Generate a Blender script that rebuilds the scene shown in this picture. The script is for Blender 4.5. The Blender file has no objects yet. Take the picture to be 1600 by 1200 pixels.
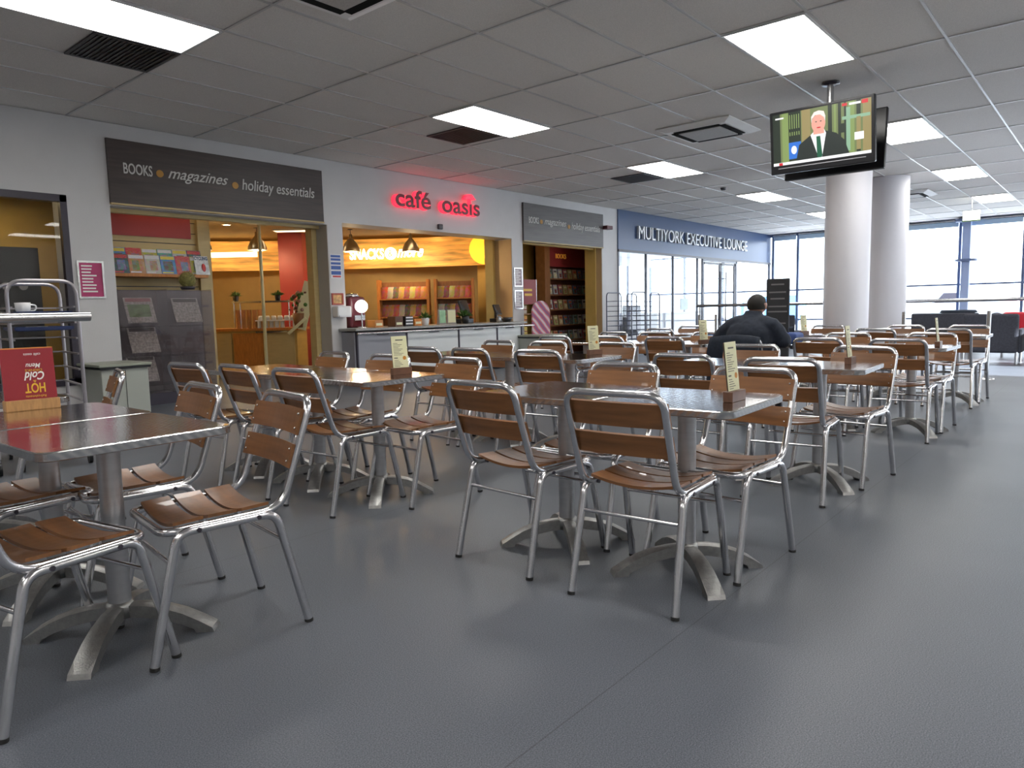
import bpy, bmesh, math, random
from mathutils import Vector, Matrix
random.seed(7)
PI = math.pi
S = bpy.context.scene
COL = S.collection

# ------------------------------------------------------------------ camera
CAM_H = 1.12
PITCH, ROLL, YAW = 0.1041, 0.02275, 0.70682
def cam_axes():
    cy, sy = math.cos(YAW), math.sin(YAW)
    A = Matrix(((sy, -cy, 0), (0, 0, -1), (cy, sy, 0)))
    cp, sp = math.cos(PITCH), math.sin(PITCH)
    P = Matrix(((1, 0, 0), (0, cp, -sp), (0, sp, cp)))
    cr, sr = math.cos(ROLL), math.sin(ROLL)
    R = Matrix(((cr, sr, 0), (-sr, cr, 0), (0, 0, 1)))
    return R @ P @ A
M_ = cam_axes()
cd = bpy.data.cameras.new('camera'); cam = bpy.data.objects.new('camera', cd); COL.objects.link(cam)
cd.sensor_width = 36; cd.lens = 1116.3 / 1600 * 36; cd.clip_start = .05; cd.clip_end = 300
rt, dn, fw = M_[0], M_[1], M_[2]
cam.matrix_world = Matrix(((rt[0], -dn[0], -fw[0], 0), (rt[1], -dn[1], -fw[1], 0), (rt[2], -dn[2], -fw[2], CAM_H), (0, 0, 0, 1)))
S.camera = cam

# ------------------------------------------------------------------ world and exposure
w = bpy.data.worlds.new('world'); S.world = w; w.use_nodes = True
bg = w.node_tree.nodes['Background']; bg.inputs[0].default_value = (.80, .90, 1, 1); bg.inputs[1].default_value = 6.0
S.view_settings.view_transform = 'Standard'; S.view_settings.look = 'None'
S.view_settings.gamma = 1; S.view_settings.exposure = 0; S.view_settings.use_curve_mapping = False
PANEL_E = 17.5         # emission of the ceiling light diffusers
WARM_E = 36          # shop pendant lamps, watts

sd = bpy.data.lights.new('sun', 'SUN'); sd.energy = 42; sd.angle = math.radians(3); sd.color = (.93, .97, 1)
so = bpy.data.objects.new('sun', sd); COL.objects.link(so); so.rotation_euler = Vector((.02, 1, -.42)).to_track_quat('-Z', 'Y').to_euler()

# ------------------------------------------------------------------ materials
MATS = {}
def mat(name, col=(.5, .5, .5), rough=.5, metal=0, emit=None, es=1, spec=.5, noise=None, bump=None, coat=0):
    """noise=(scale, amount[, stretch xyz]) varies the colour; bump=(scale, strength)"""
    if name in MATS: return MATS[name]
    m = bpy.data.materials.new(name); m.use_nodes = True; MATS[name] = m
    nt = m.node_tree; b = nt.nodes['Principled BSDF']
    b.inputs['Base Color'].default_value = (*col, 1); b.inputs['Roughness'].default_value = rough
    b.inputs['Metallic'].default_value = metal; b.inputs['Specular IOR Level'].default_value = spec
    b.inputs['Coat Weight'].default_value = coat
    if emit:
        b.inputs['Emission Color'].default_value = (*emit, 1); b.inputs['Emission Strength'].default_value = es
    if noise:
        tc = nt.nodes.new('ShaderNodeTexCoord'); mp = nt.nodes.new('ShaderNodeMapping'); n = nt.nodes.new('ShaderNodeTexNoise')
        mp.inputs['Scale'].default_value = noise[2] if len(noise) > 2 else (1, 1, 1)
        n.inputs['Scale'].default_value = noise[0]; n.inputs['Detail'].default_value = 4
        r = nt.nodes.new('ShaderNodeMapRange'); r.inputs[1].default_value = .25; r.inputs[2].default_value = .75
        r.inputs[3].default_value = 1 - noise[1]; r.inputs[4].default_value = 1 + noise[1]
        mx = nt.nodes.new('ShaderNodeVectorMath'); mx.operation = 'SCALE'; mx.inputs[0].default_value = col
        nt.links.new(tc.outputs['Object'], mp.inputs[0]); nt.links.new(mp.outputs[0], n.inputs['Vector'])
        nt.links.new(n.outputs['Fac'], r.inputs[0]); nt.links.new(r.outputs[0], mx.inputs['Scale'])
        nt.links.new(mx.outputs[0], b.inputs['Base Color'])
        if emit:
            mx2 = nt.nodes.new('ShaderNodeVectorMath'); mx2.operation = 'SCALE'; mx2.inputs[0].default_value = emit
            nt.links.new(r.outputs[0], mx2.inputs['Scale']); nt.links.new(mx2.outputs[0], b.inputs['Emission Color'])
    if bump:
        tc = nt.nodes.new('ShaderNodeTexCoord'); n = nt.nodes.new('ShaderNodeTexNoise'); n.inputs['Scale'].default_value = bump[0]
        bp = nt.nodes.new('ShaderNodeBump'); bp.inputs['Strength'].default_value = bump[1]; bp.inputs['Distance'].default_value = .01
        nt.links.new(tc.outputs['Object'], n.inputs['Vector']); nt.links.new(n.outputs['Fac'], bp.inputs['Height'])
        nt.links.new(bp.outputs[0], b.inputs['Normal'])
    return m

def glass(name, tint=(1, 1, 1), refl=.08, base=None, mixb=0):
    if name in MATS: return MATS[name]
    m = bpy.data.materials.new(name); m.use_nodes = True; MATS[name] = m; nt = m.node_tree; nt.nodes.clear()
    o = nt.nodes.new('ShaderNodeOutputMaterial'); t = nt.nodes.new('ShaderNodeBsdfTransparent'); g = nt.nodes.new('ShaderNodeBsdfGlossy')
    t.inputs[0].default_value = (*tint, 1); g.inputs['Roughness'].default_value = .02
    lw = nt.nodes.new('ShaderNodeLayerWeight'); lw.inputs[0].default_value = .5; f = nt.nodes.new('ShaderNodeMath'); f.operation = 'POWER'; f.inputs[1].default_value = 5
    nt.links.new(lw.outputs['Facing'], f.inputs[0])
    a = nt.nodes.new('ShaderNodeMath'); a.operation = 'ADD'; a.inputs[1].default_value = refl; a.use_clamp = True
    x = nt.nodes.new('ShaderNodeMixShader'); L = nt.links.new
    L(f.outputs[0], a.inputs[0]); L(a.outputs[0], x.inputs[0]); L(t.outputs[0], x.inputs[1]); L(g.outputs[0], x.inputs[2])
    if base:
        d = nt.nodes.new('ShaderNodeBsdfDiffuse'); d.inputs[0].default_value = (*base, 1); y = nt.nodes.new('ShaderNodeMixShader')
        y.inputs[0].default_value = mixb; L(x.outputs[0], y.inputs[1]); L(d.outputs[0], y.inputs[2]); L(y.outputs[0], o.inputs[0])
    else: L(x.outputs[0], o.inputs[0])
    return m

ALU = mat('polished_aluminium', (.68, .68, .70), .20, 1, noise=(30, .06))
ALU_C = mat('cast_aluminium', (.38, .38, .37), .42, 1, noise=(60, .12), bump=(180, .15))
ALU_P = mat('brushed_post', (.50, .50, .51), .36, 1, noise=(8, .08, (1, 1, 6)))
WOOD = mat('slat_wood', (.215, .090, .030), .36, noise=(5, .32, (7, .6, 7)), coat=.2)
DWOOD = mat('dark_block_wood', (.11, .045, .022), .45, noise=(20, .25, (1, 6, 1)))
LWOOD = mat('light_block_wood', (.42, .22, .08), .5, noise=(20, .2, (6, 1, 1)))
RUB = mat('black_rubber', (.02, .02, .02), .7)
WHITE = mat('white_paint', (.55, .54, .54), .6, noise=(3, .03), bump=(90, .08))
WHITE2 = mat('white_plastic', (.75, .75, .75), .4, noise=(5, .02))
BLACK = mat('black_plastic', (.012, .012, .014), .3, noise=(5, .1))
DARK = mat('dark_metal', (.035, .03, .045), .35, noise=(5, .1))
STEEL = mat('stainless_steel', (.6, .6, .6), .25, 1, noise=(12, .05))
CREAM = mat('cream_card', (.68, .66, .42), .6, noise=(6, .04))
INK = mat('ink', (.12, .11, .09), .7, noise=(5, .05))
YELLOW = mat('mustard_wall', (.56, .38, .11), .6, noise=(4, .08))
BEIGE = mat('beige_laminate', (.50, .38, .17), .5, noise=(5, .06, (1, 1, 4)))
REDW = mat('red_paint', (.26, .022, .02), .5, noise=(4, .08))
ORANGEW = mat('orange_wood', (.50, .19, .04), .45, noise=(8, .2, (4, 1, 1)))
MIDW = mat('shelf_wood', (.24, .10, .035), .5, noise=(8, .2, (4, 1, 1)))
GREEN = mat('leaf_green', (.05, .13, .02), .6, noise=(30, .4))
NAVY = mat('navy_cloth', (.012, .018, .032), .85, noise=(40, .25))
CHARC = mat('charcoal_cloth', (.045, .047, .06), .9, noise=(40, .2))
SKIN = mat('skin', (.45, .24, .17), .5, noise=(20, .05))
HAIR = mat('dark_hair', (.012, .010, .008), .7, noise=(60, .4))
LED = mat('light_diffuser', (.9, .9, .9), .5, emit=(1, .975, .93), es=PANEL_E)
PANE = glass('window_glass', (.98, .99, 1), .03)
GLASSD = glass('dark_window_glass', (.92, .92, .9), .02)
ACRYL = glass('scratched_acrylic', (.78, .75, .76), .05, (.55, .5, .52), .05)

def printed(name, col, scale=28, amt=.6):
    if name in MATS: return MATS[name]
    m = mat(name, col, .35); nt = m.node_tree; b = nt.nodes['Principled BSDF']; L = nt.links.new
    tc = nt.nodes.new('ShaderNodeTexCoord'); v = nt.nodes.new('ShaderNodeTexVoronoi'); v.inputs['Scale'].default_value = scale
    n = nt.nodes.new('ShaderNodeTexNoise'); n.inputs['Scale'].default_value = scale * .5; n.inputs['Detail'].default_value = 5
    mx = nt.nodes.new('ShaderNodeMix'); mx.data_type = 'RGBA'; mx.inputs[0].default_value = amt; mx.inputs[6].default_value = (*col, 1)
    s2 = nt.nodes.new('ShaderNodeVectorMath'); s2.operation = 'MULTIPLY'; L(tc.outputs['Object'], v.inputs['Vector']); L(tc.outputs['Object'], n.inputs['Vector'])
    L(v.outputs['Color'], s2.inputs[0]); L(n.outputs['Color'], s2.inputs[1]); L(s2.outputs[0], mx.inputs[7]); L(mx.outputs[2], b.inputs['Base Color'])
    return m
def cloth_cols(i, hues):
    c = hues[i % len(hues)]
    return mat('cover_%02d' % (hues is MAGH and i or 50 + i), c, .35, noise=(22, .55))

# ------------------------------------------------------------------ mesh builder
class MB:
    def __init__(s): s.v = []; s.f = []; s.m = []; s.sm = []
    def add(s, vs, fs, mi=0, smooth=False):
        o = len(s.v); s.v += [tuple(v) for v in vs]
        for f in fs: s.f.append([i + o for i in f]); s.m.append(mi); s.sm.append(smooth)
        return s
    def box(s, lo, hi, mi=0, M=None):
        x0, y0, z0 = lo; x1, y1, z1 = hi
        vs = [Vector(p) for p in ((x0, y0, z0), (x1, y0, z0), (x1, y1, z0), (x0, y1, z0), (x0, y0, z1), (x1, y0, z1), (x1, y1, z1), (x0, y1, z1))]
        if M: vs = [M @ v for v in vs]
        return s.add(vs, [(0, 3, 2, 1), (4, 5, 6, 7), (0, 1, 5, 4), (1, 2, 6, 5), (2, 3, 7, 6), (3, 0, 4, 7)], mi)
    def rbox(s, lo, hi, r=.01, seg=2, mi=0, M=None):
        bm = bmesh.new(); bmesh.ops.create_cube(bm, size=1)
        for v in bm.verts: v.co = Vector([(lo[i] + hi[i]) / 2 + v.co[i] * (hi[i] - lo[i]) for i in range(3)])
        bmesh.ops.bevel(bm, geom=bm.edges[:] + bm.verts[:], offset=r, segments=seg, affect='EDGES', profile=.5)
        bm.verts.index_update(); vs = [(M @ v.co if M else v.co.copy()) for v in bm.verts]; fs = [[v.index for v in f.verts] for f in bm.faces]
        bm.free(); return s.add(vs, fs, mi, False)
    def prism(s, pts, axis, a, b, mi=0, smooth=False):
        """pts 2D polygon; axis the extrude axis; other two in order"""
        def P(p, t):
            if axis == 0: return (t, p[0], p[1])
            if axis == 1: return (p[0], t, p[1])
            return (p[0], p[1], t)
        n = len(pts); vs = [P(p, a) for p in pts] + [P(p, b) for p in pts]
        fs = [list(range(n))[::-1], list(range(n, 2 * n))] + [(i, (i + 1) % n, n + (i + 1) % n, n + i) for i in range(n)]
        return s.add(vs, fs, mi, smooth)
    def cyl(s, p0, p1, r0, r1=None, n=16, mi=0, caps=True):
        r1 = r0 if r1 is None else r1; p0 = Vector(p0); p1 = Vector(p1); d = (p1 - p0).normalized()
        a = d.orthogonal().normalized(); b = d.cross(a); vs = []
        for p, r in ((p0, r0), (p1, r1)):
            vs += [p + (a * math.cos(2 * PI * i / n) + b * math.sin(2 * PI * i / n)) * r for i in range(n)]
        s.add(vs, [(i, (i + 1) % n, n + (i + 1) % n, n + i) for i in range(n)], mi, True)
        if caps: s.add(vs, [tuple(range(n))[::-1], tuple(range(n, 2 * n))], mi)
        return s
    def lathe(s, prof, c=(0, 0, 0), n=20, mi=0):
        vs = [(c[0] + r * math.cos(2 * PI * i / n), c[1] + r * math.sin(2 * PI * i / n), c[2] + z) for r, z in prof for i in range(n)]
        fs = [(k * n + i, k * n + (i + 1) % n, (k + 1) * n + (i + 1) % n, (k + 1) * n + i) for k in range(len(prof) - 1) for i in range(n)]
        return s.add(vs, fs, mi, True)
    def tube(s, pts, r, closed=False, n=10, mi=0, caps=True):
        pts = [Vector(p) for p in pts]; N = len(pts); vs = []; prev = None
        for i, p in enumerate(pts):
            if closed: d = (pts[(i + 1) % N] - pts[i - 1]).normalized()
            else: d = ((pts[min(i + 1, N - 1)] - pts[max(i - 1, 0)])).normalized()
            if prev is None: a = d.orthogonal().normalized()
            else:
                a = prev - d * prev.dot(d)
                a = a.normalized() if a.length > 1e-6 else d.orthogonal().normalized()
            prev = a; b = d.cross(a)
            vs += [p + (a * math.cos(2 * PI * k / n) + b * math.sin(2 * PI * k / n)) * r for k in range(n)]
        fs = [(i * n + k, i * n + (k + 1) % n, (i + 1) * n + (k + 1) % n, (i + 1) * n + k) for i in range(N - 1) for k in range(n)]
        if closed:
            # match the seam
            best = min(range(n), key=lambda q: (vs[(N - 1) * n] - vs[q]).length)
            fs += [((N - 1) * n + k, (N - 1) * n + (k + 1) % n, (k + 1 + best) % n, (k + best) % n) for k in range(n)]
        s.add(vs, fs, mi, True)
        if caps and not closed: s.add(vs, [tuple(range(n))[::-1], tuple(range((N - 1) * n, N * n))], mi)
        return s
    def ball(s, c, r, mi=0, nu=12, nv=8):
        r = (r, r, r) if not hasattr(r, '__len__') else r
        vs = [(c[0] + r[0] * math.sin(PI * j / nv) * math.cos(2 * PI * i / nu), c[1] + r[1] * math.sin(PI * j / nv) * math.sin(2 * PI * i / nu), c[2] + r[2] * math.cos(PI * j / nv)) for j in range(nv + 1) for i in range(nu)]
        fs = [(j * nu + i, (j + 1) * nu + i, (j + 1) * nu + (i + 1) % nu, j * nu + (i + 1) % nu) for j in range(nv) for i in range(nu)]
        return s.add(vs, fs, mi, True)
    def build(s, name, mats, parent=None, loc=(0, 0, 0), rot=(0, 0, 0)):
        me = bpy.data.meshes.new(name); me.from_pydata(s.v, [], s.f)
        for m in (mats if isinstance(mats, (list, tuple)) else [mats]): me.materials.append(m)
        me.polygons.foreach_set('material_index', s.m); me.polygons.foreach_set('use_smooth', s.sm); me.update()
        o = bpy.data.objects.new(name, me); COL.objects.link(o); o.parent = parent; o.location = loc; o.rotation_euler = rot
        return o
def fillet(pts, rad, closed=False, seg=6):
    """round the corners of a polyline"""
    P = [Vector(p) for p in pts]; N = len(P); out = []
    rads = rad if hasattr(rad, '__len__') else [rad] * N
    for i, p in enumerate(P):
        if not closed and i in (0, N - 1): out.append(p); continue
        a = P[i - 1] - p; b = P[(i + 1) % N] - p; r = rads[i]
        an = a.angle(b); t = min(r / math.tan(an / 2), a.length * .49, b.length * .49) if an < PI - .01 else 0
        if t < 1e-4: out.append(p); continue
        A = p + a.normalized() * t; B = p + b.normalized() * t
        for k in range(seg + 1):
            u = k / seg; out.append(A * (1 - u) ** 2 + p * 2 * u * (1 - u) + B * u * u)
    return out
def thing(name, label, cat, loc=(0, 0, 0), rz=0, group=None, rx=0, ry=0):
    o = bpy.data.objects.new(name, None); COL.objects.link(o); o.location = loc; o.rotation_euler = (rx, ry, rz); o.empty_display_size = .1
    return tag(o, label, cat, group)
def tag(o, label=None, cat=None, group=None, kind=None):
    if label: o['label'] = label
    if cat: o['category'] = cat
    if group: o['group'] = group
    if kind: o['kind'] = kind
    return o
def struct(o): o['kind'] = 'structure'; return o
def kids(o): return [c for c in COL.objects if c.parent == o]
CH = {}
def scan():
    CH.clear()
    for o in COL.objects:
        if o.parent: CH.setdefault(o.parent.name, []).append(o)
def dup(o, loc, rz, label=None, group=None):
    def cp(src, par):
        c = src.copy(); COL.objects.link(c); c.parent = par
        for k in CH.get(src.name, []): cp(k, c)
        return c
    r = cp(o, None); r.location = loc; r.rotation_euler = (0, 0, rz)
    if label: r['label'] = label
    if group: r['group'] = group
    return r
def text(body, w, h, mats, parent=None, name='lettering', extrude=.004, shear=0, off=0, x0=0, z0=0, y=0, sides=False, res=4, loc=None, rot=None):
    """text in the xz plane facing -y, fitted to w x h, lower left at x0,z0"""
    cu = bpy.data.curves.new('t', 'FONT'); cu.body = body; cu.extrude = .05; cu.shear = shear; cu.offset = off; cu.resolution_u = res
    to = bpy.data.objects.new('t', cu); COL.objects.link(to)
    dg = bpy.context.evaluated_depsgraph_get(); me = bpy.data.meshes.new_from_object(to.evaluated_get(dg))
    bpy.data.objects.remove(to); bpy.data.curves.remove(cu)
    xs = [v.co.x for v in me.vertices]; ys = [v.co.y for v in me.vertices]
    sx = w / (max(xs) - min(xs)); sy = h / (max(ys) - min(ys)) if h else sx
    mx, my = min(xs), min(ys)
    for v in me.vertices:
        c = v.co; v.co = (x0 + (c.x - mx) * sx, y - (c.z / .05) * extrude, z0 + (c.y - my) * sy)
    me.name = name; me.materials.clear()
    for m in (mats if isinstance(mats, (list, tuple)) else [mats]): me.materials.append(m)
    me.update()
    if sides:
        for p in me.polygons: p.material_index = 0 if p.normal.y < -.7 else 1
    else:
        for p in me.polygons: p.material_index = 0
    o = bpy.data.objects.new(name, me); COL.objects.link(o); o.parent = parent
    if loc: o.location = loc
    if rot: o.rotation_euler = rot
    return o

ZC = 3.44; YW = 9.32; XE = 24.7; XB = -5.5; YR = -5.2

# ------------------------------------------------------------------ floor and ceiling
def floor_mat():
    m = mat('speckled_vinyl', (.085, .092, .112), .36, spec=.5); nt = m.node_tree; b = nt.nodes['Principled BSDF']; L = nt.links.new
    tc = nt.nodes.new('ShaderNodeTexCoord'); n = nt.nodes.new('ShaderNodeTexNoise'); n.inputs['Scale'].default_value = 260; n.inputs['Detail'].default_value = 2
    r = nt.nodes.new('ShaderNodeValToRGB'); r.color_ramp.elements[0].position = .35; r.color_ramp.elements[0].color = (.058, .066, .081, 1)
    r.color_ramp.elements[1].position = .72; r.color_ramp.elements[1].color = (.160, .175, .205, 1)
    n2 = nt.nodes.new('ShaderNodeTexNoise'); n2.inputs['Scale'].default_value = 1.1; n2.inputs['Detail'].default_value = 5
    mr = nt.nodes.new('ShaderNodeMapRange'); mr.inputs[3].default_value = .38; mr.inputs[4].default_value = .52
    sx = nt.nodes.new('ShaderNodeSeparateXYZ'); L(tc.outputs['Object'], sx.inputs[0]); L(tc.outputs['Object'], n.inputs[0]); L(tc.outputs['Object'], n2.inputs[0])
    a = nt.nodes.new('ShaderNodeMath'); a.operation = 'SUBTRACT'; a.inputs[1].default_value = 1.10; L(sx.outputs['Y'], a.inputs[0])
    f = nt.nodes.new('ShaderNodeMath'); f.operation = 'PINGPONG'; f.inputs[1].default_value = 1.0; L(a.outputs[0], f.inputs[0])
    g = nt.nodes.new('ShaderNodeMath'); g.operation = 'GREATER_THAN'; g.inputs[1].default_value = .0022; L(f.outputs[0], g.inputs[0])
    k = nt.nodes.new('ShaderNodeMapRange'); k.inputs[3].default_value = .62; k.inputs[4].default_value = 1; L(g.outputs[0], k.inputs[0])
    v = nt.nodes.new('ShaderNodeVectorMath'); v.operation = 'SCALE'; L(n.outputs['Fac'], r.inputs[0]); L(r.outputs[0], v.inputs[0]); L(k.outputs[0], v.inputs['Scale'])
    L(v.outputs[0], b.inputs['Base Color']); L(n2.outputs['Fac'], mr.inputs[0]); L(mr.outputs[0], b.inputs['Roughness'])
    bp = nt.nodes.new('ShaderNodeBump'); bp.inputs['Strength'].default_value = .12; bp.inputs['Distance'].default_value = .004
    L(n.outputs['Fac'], bp.inputs['Height']); L(bp.outputs[0], b.inputs['Normal'])
    return m
struct(MB().box((XB - .1, YR - .1, -.1), (XE + .1, 16.2, 0)).build('floor', floor_mat()))
TILE = mat('ceiling_tile', (.74, .70, .66), .9, noise=(160, .14), bump=(220, .3))
struct(MB().box((XB - .1, YR - .1, ZC + .006), (XE + .1, YW + .5, ZC + .12)).build('ceiling', TILE))
GX, GY = 1.483, .7335
xl = [1.685 + GX * i for i in range(-5, 16)]; yl = [2.05 + GY * i for i in range(-10, 10)]
BAR = mat('ceiling_bar', (.52, .51, .50), .3, noise=(3, .03))
b = MB()
for y in yl: b.box((XB, y - .011, ZC - .004), (XE, y + .011, ZC + .007))
for x in xl:
    if XB < x < XE: b.box((x - .011, YR, ZC - .003), (x + .011, YW, ZC + .007))
struct(b.build('trim_1', BAR))

# ------------------------------------------------------------------ walls
def wall(name, parts, m=WHITE):
    b = MB()
    for p in parts: b.box(*p)
    return struct(b.build(name, m))
TH = .45
wall('wall_left', [((XB, YW, 0), (.2, YW + TH, ZC)), ((.2, YW, 2.54), (3.09, YW + TH, ZC)), ((.2, YW, 0), (3.09, YW + TH, .35)), ((3.09, YW, 0), (3.56, YW + TH, ZC)),
    ((3.56, YW, 2.47), (6.65, YW + TH, ZC)), ((6.65, YW, 0), (6.93, YW + TH, ZC)), ((6.93, YW, 2.52), (11.0, YW + TH, ZC)),
    ((11.0, YW, 0), (11.34, YW + TH, ZC)), ((11.34, YW, 2.5), (14.25, YW + TH, ZC)), ((14.25, YW, 0), (14.92, YW + TH, ZC))])
wall('wall_right', [((XB, YR - .2, 0), (12.3, YR, ZC)), ((15.3, YR - .2, 0), (XE, YR, ZC)), ((12.3, YR - .2, 3.3), (15.3, YR, ZC))])  # glazed gap out of view, added so the sun reaches the floor
b = MB()
for x in (12.33, 13.8, 15.27): b.box((x - .03, YR - .1, 0), (x + .03, YR - .04, 3.3))
b.box((12.3, YR - .1, 0), (15.3, YR - .04, .06)); b.box((12.3, YR - .1, 3.24), (15.3, YR - .04, 3.3))
w5 = struct(b.build('window_added', DARK)); MB().box((12.36, YR - .074, .06), (15.24, YR - .066, 3.24)).build('pane', PANE, w5)
wall('wall_back', [((XB - .2, YR - .2, 0), (XB, YW + .4, ZC))])
SKT = mat('grey_skirting', (.05, .06, .075), .5, noise=(4, .05))
b = MB()
for x0, x1 in ((3.09, 3.56), (6.65, 6.93), (11.0, 11.34), (14.25, 14.92), (XB, .2)): b.box((x0, YW - .012, 0), (x1, YW, .12))
struct(b.build('baseboard_left', SKT))
# window at the far left, dark frame
b = MB()
for lo, hi in (((.2, YW - .02, .35), (.27, YW + .06, 2.54)), ((3.02, YW - .02, .35), (3.09, YW + .06, 2.54)), ((.2, YW - .02, 2.46), (3.09, YW + .06, 2.54)), ((.2, YW - .02, .35), (3.09, YW + .06, .43)), ((1.62, YW - .01, .43), (1.67, YW + .05, 2.46))): b.box(lo, hi)
wf = struct(b.build('window_1', DARK)); MB().box((.27, YW + .02, .43), (3.02, YW + .028, 2.46)).build('pane', GLASSD, wf)

# shop interior shell
def DL(D, lat): return (D * .7604 + lat * .6494, D * .6494 - lat * .7604)
RD = math.atan2(-.7604, .6494)      # direction of the slanted back wall
def diag(name, D, l0, l1, z0, z1, t, m, parent=None):
    x, y = DL(D, l0); o = MB().box((0, 0, z0), (l1 - l0, t, z1)).build(name, m, parent, (x, y, 0), (0, 0, RD)); return o
struct(diag('wall_shop_rear', 15.6, -7.6, .25, 0, 2.78, .12, mat('rear_tan_paint', (.36, .25, .10), .6, noise=(4, .08))))
x7, y7 = DL(15.6, -7.6)
wall('wall_shop_left', [((.0, 11.3, 0), (5.1, 11.42, 2.72)), ((.0, 9.77, 0), (.1, 11.3, 2.72))], YELLOW)
o = wall('wall_shop_side', [((0, 0, 0), (4.9, .1, 2.72))], YELLOW); o.location = (5.1, 11.32, 0); o.rotation_euler = (0, 0, math.atan2(4.4, 2.1))
wall('wall_shop_divider', [((11.34 - .2, 9.77, 0), (11.34 - .08, 10.4, 2.78))], YELLOW)
wall('wall_bookshop', [((11.3, 11.1, 0), (16.4, 11.2, 2.9))], YELLOW)
o = wall('wall_bookshop_side', [((0, 0, 0), (2.0, .06, 2.9))], WHITE); o.location = (14.97, 9.70, 0); o.rotation_euler = (0, 0, math.atan2(1.4, 1.36))
wall('ceiling_shop', [((0, 9.77, 2.72), (11.8, 16.1, 2.8)), ((11.8, 9.77, 2.8), (14.92, 11.2, 2.9))], mat('shop_ceiling', (.42, .33, .18), .8, noise=(4, .05)))
# opening frames (mustard inner jamb and metal strips)
b = MB(); b.box((6.56, YW + TH - .16, 0), (6.65, YW + TH, 2.47)); b.box((3.56, YW + .2, 2.42), (6.65, YW + .30, 2.47)); struct(b.build('trim_2', BEIGE))
b = MB(); b.box((10.93, YW + TH, 0), (11.0, YW + TH + .2, 2.6)); struct(b.build('trim_3', YELLOW))
b = MB(); b.box((14.2, YW + .16, 0), (14.25, YW + TH, 2.5)); b.box((11.34, YW + .2, 2.46), (14.25, YW + .3, 2.5)); struct(b.build('trim_4', YELLOW))
LINER = mat('grey_reveal', (.42, .40, .36), .6, noise=(5, .03))
b = MB(); b.box((6.642, YW + .004, 0), (6.65, YW + .28, 2.468)); struct(b.build('trim_5', LINER))
TANP = mat('tan_reveal', (.52, .36, .19), .5, noise=(5, .04))
b = MB(); b.box((10.99, YW + .01, .9), (11.0, YW + TH, 2.5)); b.box((14.24, YW + .01, 0), (14.25, YW + .16, 2.5)); struct(b.build('trim_6', TANP))

# ------------------------------------------------------------------ lounge front with blue fascia
BLUE = mat('blue_fascia', (.045, .085, .19), .32, noise=(1, .04))
fa = thing('fascia_sign', 'long blue sign board with raised silver words over the glazed lounge front', 'sign', (14.92, YW, 0))
MB().box((0, -.03, 2.5), (XE - 14.92, .3, ZC)).build('board', BLUE, fa)
MB().box((0, -.05, 2.44), (XE - 14.92, .02, 2.5)).build('edge_strip', DARK, fa)
text('MULTIYORK EXECUTIVE LOUNGE', 6.75, .32, mat('silver_letters', (.72, .72, .72), .3, .3, noise=(3, .03)), fa, extrude=.03, x0=.85, z0=2.79, y=-.07)
b = MB()
MUL = mat('grey_mullion', (.22, .23, .27), .4, noise=(5, .05))
for x in (14.94, 16.27, 17.71, 19.17, 19.5): b.box((x - .022, YW - .03, 0), (x + .022, YW + .03, 2.44))
b.box((21.8, YW - .03, 0), (21.9, YW + .03, 2.44)); b.box((14.92, YW - .03, 0), (19.5, YW + .03, .06)); b.box((24.6, YW - .03, 0), (XE, YW + .03, 2.44))
b.box((19.5, YW - .03, 2.38), (21.9, YW + .03, 2.44))
wl = struct(b.build('window_2', MUL)); MB().box((14.96, YW - .004, .06), (19.48, YW + .004, 2.44)).build('pane', PANE, wl); MB().box((21.9, YW - .004, .0), (24.6, YW + .004, 2.44)).build('pane', PANE, wl)
dr = struct(MB().box((19.53, YW - .02, 0), (19.60, YW + .02, 2.36)).box((20.62, YW - .02, 0), (20.68, YW + .02, 2.36)).box((20.72, YW - .02, 0), (20.78, YW + .02, 2.36)).box((21.7, YW - .02, 0), (21.78, YW + .02, 2.36)).box((19.53, YW - .02, 2.3), (21.78, YW + .02, 2.37)).box((19.53, YW - .02, 0), (21.78, YW + .02, .1)).build('door_1', DARK))
MB().box((19.6, YW - .004, .1), (21.7, YW + .004, 2.3)).build('pane', PANE, dr)
for x in (20.5, 20.92): MB().tube([(x, YW - .09, .5), (x, YW - .09, 2.1)], .018).cyl((x, YW - .09, .7), (x, YW, .7), .01).cyl((x, YW - .09, 1.9), (x, YW, 1.9), .01).build('door_handle', DARK, dr)
wall('wall_lounge', [((16.3, 11.2, 0), (16.4, 14, 2.9)), ((16.4, 13.9, 0), (XE, 14, .9)), ((16.4, 13.9, 2.6), (XE, 14, 2.9))], mat('lounge_white', (.8, .8, .8), .6, noise=(3, .02)))
wall('ceiling_lounge', [((14.92, YW + .3, 2.9), (XE, 14, 3.0))], mat('lounge_ceiling', (.8, .8, .8), .8, noise=(3, .02)))
b = MB()
for x in (17.0, 19.0, 21, 23): b.box((x - .03, 13.9, .9), (x + .03, 13.98, 2.6))
wl2 = struct(b.build('window_3', MUL)); MB().box((15, 13.94, .9), (XE, 13.948, 2.6)).build('pane', PANE, wl2)

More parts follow.
